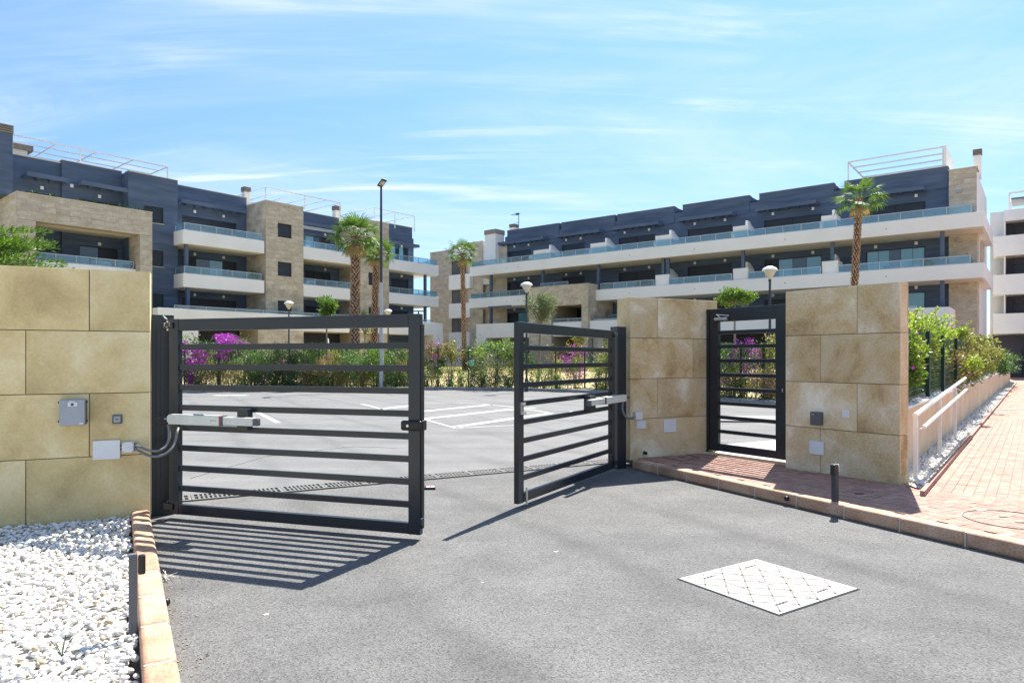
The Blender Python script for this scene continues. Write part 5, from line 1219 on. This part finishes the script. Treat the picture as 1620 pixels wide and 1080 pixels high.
# ground cover and mulch behind the kerb
P = []
for _ in range(5200):
    i = random.uniform(0, len(aa)-1); a = aa[int(i)]+(aa[1]-aa[0])*random.random(); r = kerb_r(a)+random.uniform(.32, 1.1)
    if (Vector((r*math.sin(a), r*math.cos(a)))-W0).dot(nW) > -.6: continue
    P.append((r*math.sin(a), r*math.cos(a), .125))
P = np.array(P); me = leaf_quads(P, rdir(len(P), .9), rdir(len(P), .5), RNG.uniform(.06, .2, len(P)), RNG.uniform(.02, .06, len(P)))
o = mesh_obj('ground_cover', np_mesh('ground_cover', me[0], me[1], L_oleander, False, np.repeat(RNG.uniform(0, 1, len(P)), 4)), None, kind='stuff'); o['label'] = 'low green ground cover behind the far kerb'; o['category'] = 'ground cover'
P = []
for _ in range(3200):
    a = random.uniform(.10, .60); r = kerb_r(a)+random.uniform(.3, 1.6)
    if (Vector((r*math.sin(a), r*math.cos(a)))-W0).dot(nW) > -.6: continue
    P.append((r*math.sin(a), r*math.cos(a), garden_z(r*math.sin(a), r*math.cos(a))+.02))
pebbles('mulch_stones', P, .07, m_kerbgrey, 'loose grey and tan stones on the planting bed behind the far kerb')
# grass patches on the dry lawn
P = []
for _ in range(9000):
    px = random.uniform(655, 985); Y = random.uniform(36, 52) if random.random() < .3 else random.uniform(44, 52)
    x = at(px, Y); P.append((x, Y, garden_z(x, Y)))
P = np.array(P); me = leaf_quads(P, rdir(len(P), 2), rdir(len(P)), RNG.uniform(.08, .22, len(P)), RNG.uniform(.02, .05, len(P)))
o = mesh_obj('lawn_grass', np_mesh('lawn_grass', me[0], me[1], L_yellow, False, np.repeat(RNG.uniform(0, 1, len(P)), 4)), None, kind='stuff'); o['label'] = 'sparse yellow green grass on the dry lawn'; o['category'] = 'grass'

# ---------------------------------------------------------------- trees
def tree(px, Y, crown, trunk_px, label, m, n, ln, wd, tw=.05, name='young_tree', tpx=None, clumps=20, group='small trees in the garden', extra=None):
    cx, cy, cw, ch = crown; g = place(tpx or px, Y); t = thing(name, label, 'tree', g, 0, group)
    X = at(cx, Y)-g[0]; zc = hz(cy, Y)-g[2]; r = (cw/2/F*Y, cw/2/F*Y*.9, ch/2/F*Y)
    q = MB().tube([(0, 0, -.1), (X*.3+.02, .0, zc*.4), (X*.7, .01, zc*.8), (X, 0, zc)], [tw, tw*.85, tw*.7, tw*.4], 8)
    for k in range(7):
        a = k*.9; q.tube([(X*.9, 0, zc-r[2]*.7), (X+math.cos(a)*r[0]*.6, math.sin(a)*r[1]*.6, zc+random.uniform(-.3, .5)*r[2])], [tw*.4, tw*.12], 5)
    q.obj('trunk', m_bark, t, smooth=True)
    foliage('crown', [blob(n, (X, 0, zc), r, clumps, .33, .35, .3)], m, ln, wd, t); return t
tree(516, Yk(516, 1.4), (517, 486, 44, 36), 516, 'young tree with a round green crown and thin pale trunk between the two stone towers', L_bright, 2600, .13, .06, .06)
tree(576, 41, (578, 512, 30, 50), 576, 'slim olive green tree half hidden behind the two tall palms', L_yellow, 1300, .12, .05, .05)
tree(853, 37, (857, 487, 58, 70), 853, 'grey green olive tree above the right gate leaf, beside the globe lamp', L_grey, 4200, .13, .04, .09, name='olive_tree', tpx=851, clumps=30)
tree(917, 38, (917, 532, 30, 32), 917, 'little round tree with a thin trunk behind the right gate leaf', L_yellow, 900, .11, .05, .045)
tree(1163, 27, (1163, 470, 66, 34), 1163, 'young tree with a flat round green crown above the pedestrian gate', L_bright, 3200, .10, .05, .055, clumps=30, tpx=1161)
tree(1195, 26, (1200, 592, 8, 10), 1195, 'thin leaning grey stem seen through the pedestrian gate', L_dry, 60, .1, .03, .035, name='thin_stem')
def palm(px, Y, crown_px, crown_py, r_px, tw, label, seed, n=34, base_px=None, skirt=10):
    random.seed(seed); g = place(base_px or px, Y); t = thing('palm_tree', label, 'palm tree', g, 0, 'fan palms'); X = at(crown_px, Y)-g[0]; H = hz(crown_py, Y)-g[2]; Rr = r_px/F*Y
    pts, rads = [], []
    for k in range(13):
        f = k/12; pts.append((X*f**1.3, 0, -.2+(H+.1)*f)); rads.append(tw/2*(1.18-.25*f if f < .8 else 1.0))
    tr = MB().tube(pts, rads, 12).obj('trunk', m_palmcore, t, smooth=True)
    # leaf boots: criss-cross stubs, one mesh
    q = MB(); rows = int(H/.13)
    for i in range(rows):
        f = i/rows; z = f*H; x0 = X*f**1.3; rr = tw/2*(1.15-.2*f)
        for k in range(8):
            a = (k+.5*(i % 2))*math.pi/4+random.uniform(-.12, .12); c, s = math.cos(a), math.sin(a); up_ = random.uniform(.07, .15); o_ = random.uniform(.02, .06)
            q.bar((x0+c*rr*.9, s*rr*.9, z), (x0+c*(rr+o_), s*(rr+o_), z+up_), tw*.20, tw*.10)
    q.obj('leaf_boots', m_palmbark, tr, kind='stuff')
    # fan frond meshes
    if not _fr:
        for v in range(4):
            VV, FF = [], []; pet = .52
            n0 = 0
            def strip(a, b, w0, w1, nrm=(0, 0, 1)):
                a, b = Vector(a), Vector(b); s = (b-a).cross(Vector(nrm)).normalized(); k = len(VV)
                VV.extend([tuple(a-s*w0), tuple(a+s*w0), tuple(b+s*w1), tuple(b-s*w1)]); FF.append((k, k+1, k+2, k+3))
            strip((0, 0, 0), (pet, 0, .02), .018, .012); strip((0, 0, 0), (pet, 0, .02), .018, .012, (0, 1, 0))
            for k in range(17):
                a = R_(-95+k*190/16); l = (.52-.12*abs(k-8)/8)*random.uniform(.92, 1.08); c, s = math.cos(a), math.sin(a); zf = -.10*abs(math.sin(a))
                m1 = (pet+c*l*.62, s*l*.62, .02+zf*.5+random.uniform(-.02, .02)); m2 = (pet+c*l, s*l, .02+zf-.10*random.uniform(.4, 1.6))
                strip((pet, 0, .02), m1, .006, .024, (0, 0, 1)); strip(m1, m2, .024, .002)
            me = bpy.data.meshes.new('frond'); me.from_pydata(VV, [], FF); me.update(); at_ = me.attributes.new('tone', 'FLOAT', 'POINT'); at_.data.foreach_set('value', [random.uniform(.15, .8) for _ in VV]); me.materials.append(L_palm); _fr.append(me)
            md = me.copy(); md.materials.clear(); md.materials.append(L_palmdry); _frd.append(md)
    for k in range(n):
        el = R_(80-118*((k+.5)/n)**.85); az = k*2.399+random.uniform(-.3, .3); s = Rr*random.uniform(.85, 1.08)*(1 if el < 1 else .9)
        share('frond', _fr[k % 4], t, (X+math.cos(az)*tw*.2, math.sin(az)*tw*.2, H-.05*Rr), (random.uniform(-.3, .3), -el, az), (s, s, s))
    for k in range(skirt):
        az = k*6.28/skirt+random.uniform(-.3, .3); s = Rr*.72; share('dry_frond', _frd[k % 4], t, (X+math.cos(az)*tw*.35, math.sin(az)*tw*.35, H-.1*Rr), (random.uniform(-.3, .3), R_(random.uniform(62, 80)), az), (s, s, s))
    return t
_fr, _frd = [], []
palm(561, 40, 563, 372, 46, .50, 'tallest fan palm with a thick rough trunk, left of the street lamp', 3, 28, 561, 8)
palm(592, 43, 596, 398, 34, .37, 'fan palm standing right behind the street lamp, shorter crown than its neighbour', 5, 25, 591, 5)
palm(733, 48, 731, 400, 29, .27, 'slim fan palm standing alone in front of the gap between the buildings', 8, 22, 735, 4)
palm(1349, 34, 1360, 312, 43, .29, 'fan palm rising above the right stone wall with a slightly leaning trunk', 12, 17, 1346, 3)

# conifer behind the left wall: arching sprays
random.seed(21)
t = thing('conifer', 'bright green conifer with feathery arching sprays behind the left stone wall', 'tree', (-7.75, 9.7, 0)); P, D, T, q = [], [], [], MB()
q.tube([(0, 0, 0), (.05, 0, 1.8), (-.1, 0, 3.4)], [.12, .09, .03], 8)
for k in range(380):
    a = random.uniform(0, 6.28); z0 = random.uniform(1.2, 3.35); l = (4.7-z0)*.66*random.uniform(.6, 1.05); up_ = random.uniform(.0, .42); p0 = Vector((0, 0, z0)); pr = p0
    for i in range(1, 15):
        f = i/14; p = p0+Vector((math.cos(a)*l*f, math.sin(a)*l*f, up_*l*(f-.45*f*f)))
        if i % 5 == 0: q.bar(pr, p, .012*(1.2-f)); pr = p
        for _ in range(11):
            s = Vector((random.gauss(0, 1), random.gauss(0, 1), random.gauss(.5, .8))).normalized(); w = (.05+.13*(1-f))
            P.append(p+s*w*random.uniform(0, .9)); dd = (Vector((math.cos(a), math.sin(a), .5))+s*.8).normalized(); D.append(dd); T.append(min(1, max(0, random.gauss(.45+.25*f, .18))))
P, D, T = np.array([tuple(x) for x in P]), np.array([tuple(x) for x in D]), np.array(T); q.obj('trunk', m_bark, t)
foliage('crown', [(P, D, T)], L_thuja, .075, .018, t)
# hedge on the right
L_hedge = leafmat('hedge_leaf', [(.05, .11, .018), (.18, .27, .038), (.38, .43, .085)], .48)
random.seed(4)
def hedge(s0, s1, top0, top1, n, m, label, ln, wd, name='hedge', yo=.45, dep=.42, low=.98, fl=None, nf=0):
    t = thing(name, label, 'hedge', FW.Wd(s0, yo, low-.1), FW.a); L_ = s1-s0; bl = []
    nc = int(12+L_*9); cx = RNG.uniform(0, L_, nc); hh = top0+(top1-top0)*cx/L_-low+.1; cz = RNG.uniform(.08, 1, nc)**.8*hh; cy = RNG.normal(0, dep*.5, nc)
    i = RNG.integers(0, nc, n); q = rdir(n)*(RNG.uniform(0, 1, n)**.5)[:, None]*np.array([.42, .26, .26])*RNG.uniform(.5, 1.3, nc)[i][:, None]; Pp = np.stack([cx, cy, cz], 1)[i]+q
    Pp[:, 2] = np.maximum(Pp[:, 2], .02); Dd = rdir(n, .5)+q*1.5; Dd /= np.linalg.norm(Dd, axis=1, keepdims=True)
    foliage('foliage', [(Pp, Dd, np.clip(RNG.normal(.5, .2, n)+RNG.normal(0, .14, nc)[i]+.25*(Pp[:, 2]/hh.max()-.5), 0, 1))], m, ln, wd, t)
    st = MB()
    for _ in range(int(5+L_*3)):
        x = random.uniform(0, L_); st.tube([(x, random.gauss(0, .1), -.1), (x+random.gauss(0, .15), random.gauss(0, .15), .7), (x+random.gauss(0, .3), random.gauss(0, .2), 1.25)], [.018, .012, .005], 5)
    st.obj('stem', m_bark, t)
    if fl:
        k = RNG.integers(0, n, nf); foliage('flowers', [(Pp[k]+np.array([0, -.12, 0]), Dd[k], RNG.uniform(0, 1, nf))], fl, .06, .05, t)
    return t
hedge(.95, 2.3, 1.85, 1.85, 9500, L_dark, 'dark green shrub with purple flowers behind the green fence next to the right stone wall', .06, .03, 'fence_shrub', .55, .4, fl=L_mag, nf=160)
hedge(1.6, 5.6, 1.82, 2.15, 46000, L_hedge, 'sunlit yellow green hedge spilling over the green fence behind the handrail', .062, .030, yo=.45, dep=.34)
hedge(5.2, 12.5, 2.15, 2.30, 34000, L_hedge, 'middle stretch of the yellow green hedge rising above the green fence', .07, .034, yo=.56, dep=.45)
hedge(7.5, 14, 1.65, 1.8, 6000, L_brown, 'bronze coloured shrub in front of the hedge over the low beige wall', .08, .035, 'bronze_shrub', .25, .4)
hedge(12, 26, 2.25, 1.95, 13000, L_yellow, 'pale bronze and green hedge at the far end of the low beige wall', .11, .055, yo=.35, dep=.5)
hedge(27, 38, 1.75, 1.7, 5000, L_dark, 'dark green bush in the shade at the end of the path, before the white building', .14, .06, 'far_bush', .2, .6)
# spilling shoots

t = thing('hedge_shoots', 'long sunlit shoots arching above the top of the yellow green hedge', 'hedge', FW.Wd(0, .5, 2.0), FW.a); P, D, T, q = [], [], [], MB()
for k in range(46):
    x = random.uniform(2.2, 12); z = .02+.25*min(1, (x-2)/6); a = random.uniform(0, 6.28); l = random.uniform(.25, .55); pr = Vector((x, random.gauss(0, .15), z)); p0 = pr.copy()
    for i in range(1, 8):
        f = i/7; p = p0+Vector((math.cos(a)*l*f*.7, math.sin(a)*l*f*.5, l*(f-.35*f*f))); q.bar(pr, p, .006); pr = p
        for _ in range(4): P.append(p); dd = Vector((random.gauss(0, 1), random.gauss(0, 1), random.gauss(.3, .6))).normalized(); D.append(dd); T.append(random.uniform(.5, 1))
q.obj('stem', m_bark, t, kind='stuff'); foliage('foliage', [(np.array([tuple(x) for x in P]), np.array([tuple(x) for x in D]), np.array(T))], L_hedge, .07, .034, t)
# low growth among the white pebbles
t = thing('grass_sprig', 'thin green grass sprig growing between the white pebbles near the grey photocell post', 'grass', (*gp(98, 1035, .07), .06)); q = MB()
for k in range(7): a = k*.9; q.bar((0, 0, 0), (math.cos(a)*.05, math.sin(a)*.05, .05+.05*random.random()), .004, .002)
o = q.obj('blades', L_bright, t)
t = thing('dry_weed', 'dry straw coloured weed lying at the foot of the left kerb', 'weed', (*gp(262, 915), .01)); q = MB()
for k in range(14):
    a = random.uniform(0, 6.28); r = random.uniform(.05, .14); q.bar((random.gauss(0, .02), random.gauss(0, .04), .004), (math.cos(a)*r, math.sin(a)*r, random.uniform(.003, .03)), .003, .002)
q.obj('stalks', m_straw, t)
q = MB()
for _ in range(260):
    s = random.uniform(.5, 6.5); n = -abs(random.gauss(0, .05))-.005; x, y = KL0[0]+kld[0]*s-kln.x*abs(n), KL0[1]+kld[1]*s-kln.y*abs(n); r = random.uniform(.002, .005)
    q.box(x-r, x+r, y-r, y+r, .001, .001+r*.8)
o = q.obj('kerb_debris', m_soil, kind='stuff'); o['label'] = 'fine brown grit lying along the left kerb'; o['category'] = 'grit'
random.seed(9); q = MB()
for _ in range(5):
    x, y = gp(random.uniform(300, 1300), random.uniform(830, 1075)); r = random.uniform(.008, .022)
    q.prism([(x+r*random.uniform(.6, 1.5)*math.cos(a), y+r*random.uniform(.6, 1.2)*math.sin(a)) for a in (0, 1.1, 2.2, 3.2, 4.3, 5.3)], .0005, .003)
o = q.obj('pale_chips', m_mortar, kind='stuff'); o['label'] = 'small pale stone chips scattered on the asphalt'; o['category'] = 'stone chips'

# ---------------------------------------------------------------- lamps, fence, bench
def globe_lamp(px, Y, top, label):
    g = place(px, Y); t = thing('globe_lamp', label, 'street lamp', g, 0, 'globe lamps of the garden'); H = hz(top, Y)-g[2]
    MB().lathe([(.09, -.2), (.09, .5), (.055, .55), (.045, H-.62), (.06, H-.60), (.06, H-.50), (.03, H-.49)], (0, 0, 0), 12).obj('pole', m_poledark, t, smooth='auto')
    MB().lathe([(.06, H-.52), (.12, H-.40), (.24, H-.20), (.255, H-.17)], (0, 0, 0), 20).obj('lantern', m_lampglass, t, smooth='auto')
    MB().lathe([(.29, H-.18), (.30, H-.15), (.24, H-.07), (.12, H-.01), (.01, H)], (0, 0, 0), 20).obj('lamp_hood', m_lampcap, t, smooth='auto')
globe_lamp(833, 33, 446, 'globe lamp on a dark post left of the olive tree'); globe_lamp(1218, 27, 421, 'globe lamp on a dark post above the pedestrian gate')
globe_lamp(457, 43, 476, 'globe lamp on a dark post in front of the first stone tower'); globe_lamp(614, 49, 489, 'small globe lamp on a dark post right of the tall street lamp')
Y = Yk(603, .45); g = place(603, Y); t = thing('street_lamp', 'very tall pale street lamp with a flat head rising beside the palms', 'street lamp', g); H = hz(293, Y)-g[2]
MB().lathe([(.125, -.1), (.12, .1), (.09, 3.2), (.078, H*.52)], (0, 0, 0), 14).obj('pole', m_pole, t, smooth='auto')
MB().lathe([(.074, H*.52), (.055, H-.05), (.03, H)], (0, 0, 0), 12).obj('upper_pole', m_poledark, t, smooth='auto')
hd_ = MB().box(-.14, .14, -.45, .30, -.05, .05).obj('lamp_head', m_poledark, t, (.02, 0, H+.08), bev=.03); hd_.rotation_euler = (R_(-14), R_(10), R_(28))
B(-.10, .10, -.35, .1, -.065, -.051).obj('lens', m_lampglass, t, (.02, 0, H+.08)).rotation_euler = (R_(-14), R_(10), R_(28))
c_ = place(694, 60); t = thing('street_lamp', 'distant dark double armed street lamp between the two blue buildings', 'street lamp', (at(662, 66), 66, 0)); Hh = hz(493, 66)
MB().tube([(0, 0, 0), (0, 0, Hh)], .06, 8).obj('pole', m_poledark, t); B(-.5, .5, -.1, .1, Hh, Hh+.1).obj('lamp_head', m_poledark, t)
# black mesh fence along the planting
fpx = [240, 292, 346, 403, 458, 505, 549, 597, 645, 693, 741, 787, 833, 879, 925, 968, 1008, 1050, 1092, 1133, 1172, 1208, 1246, 1290, 1340]
ft = thing('garden_fence', 'black metal mesh fence with thin posts running behind the far kerb', 'fence', (0, 0, 0)); PP = []
for px in fpx:
    Y = Yk(px, 1.25); x, y, z = place(px, Y); PP.append(Vector((x, y, z))); B(-.035, .035, -.035, .035, -.1, 2.05).obj('fence_post', m_wire, ft, (x, y, z))
q = MB()
for a, b in zip(PP, PP[1:]):
    for zz_ in (.08, .9, 1.98): q.bar(a+Vector((0, 0, zz_)), b+Vector((0, 0, zz_)), .014)
    n = int((b-a).length/.11)
    for k in range(1, n): p = a+(b-a)*k/n; q.bar(p+Vector((0, 0, .05)), p+Vector((0, 0, 2.0)), .0065)
q.obj('wire_mesh', m_wire, ft, kind='stuff')
g = place(611, 41); t = thing('park_bench', 'small orange brown wooden bench in the garden behind the street lamp', 'bench', g, .1)
for k in range(3): B(-.75, .75, -.25+k*.17, -.10+k*.17, .42, .46).obj('seat_slat', m_wood, t)
for k in range(3): B(-.75, .75, .27, .30, .52+k*.15, .64+k*.15).obj('back_slat', m_wood, t)
for x in (-.6, .6): B(x-.03, x+.03, -.22, .3, 0, .415).obj('leg', m_poledark, t)
g = place(746, 45); t = thing('teal_bucket', 'small teal plastic bucket standing on the lawn right of the slim palm', 'bucket', g)
MB().lathe([(.15, 0), (.2, .35), (.22, .36), (.21, .38)], (0, 0, .55), 14).obj('bucket', m_teal, t, smooth='auto'); MB().lathe([(.05, 0), (.05, .55)], (0, 0, 0), 8).obj('stand', m_poledark, t)
g = LF.Wd(lu(519, -2.5), -2.5, .9); t = thing('folded_parasol', 'folded white parasol on the ground floor terrace between the stone towers', 'parasol', g)
MB().tube([(0, 0, -.5), (0, 0, 2.3)], .03, 8).obj('pole', m_metal, t); MB().lathe([(.05, .7), (.16, .85), (.12, 1.6), (.03, 2.25)], (0, 0, 0), 12).obj('canopy', m_straw, t, smooth=True)
t = thing('potted_plant', 'dark leafy plant on the second floor balcony beside the first stone tower', 'plant', LF.Wd(lu(404, .9), 1.0, 6.85)); MB().lathe([(.16, 0), (.22, .35)], (0, 0, 0), 12).obj('pot', m_dgrey, t)
foliage('foliage', [blob(260, (0, 0, 1.0), (.5, .5, .5), 10, .4, .3, .6)], L_dark, .28, .05, t); MB().tube([(0, 0, .3), (0, 0, .9)], .03, 6).obj('stem', m_bark, t)
t = thing('potted_plant', 'small green plant behind the rail at the left end of the second floor balcony', 'plant', LF.Wd(lu(300, .9), 1.0, 6.85)); MB().lathe([(.14, 0), (.2, .3)], (0, 0, 0), 12).obj('pot', m_dgrey, t)
foliage('foliage', [blob(160, (0, 0, .95), (.35, .35, .4), 8, .4, .3, .6)], L_bright, .2, .05, t); MB().tube([(0, 0, .3), (0, 0, .8)], .03, 6).obj('stem', m_bark, t)

random.seed(33); q = MB()
for _ in range(70):
    x, y = random.uniform(-5, -1.9), random.uniform(2.6, 6.4)
    if (Vector((x, y))-KLv).dot(kln) < .2: continue
    a = random.uniform(0, 6.28); r = random.uniform(.008, .022); z = .088+random.uniform(-.01, .006); c, s_ = math.cos(a)*r, math.sin(a)*r
    q.quad((x-c, y-s_, z), (x+s_*.5, y-c*.5, z+.008), (x+c, y+s_, z+.003), (x-s_*.5, y+c*.5, z-.004))
for _ in range(60):
    s1_ = random.uniform(.3, 4.5); x, y = KL0[0]+kld[0]*s1_-kln.x*random.uniform(.02, .25), KL0[1]+kld[1]*s1_-kln.y*random.uniform(.02, .25)
    a = random.uniform(0, 6.28); r = random.uniform(.006, .014); c, s_ = math.cos(a)*r, math.sin(a)*r
    q.quad((x-c, y-s_, .003), (x+s_*.5, y-c*.5, .008), (x+c, y+s_, .004), (x-s_*.5, y+c*.5, .003))
o = q.obj('dry_leaves', m_bark, kind='stuff'); o['label'] = 'small dry leaf scraps on the white gravel and along the left kerb'; o['category'] = 'leaf litter'
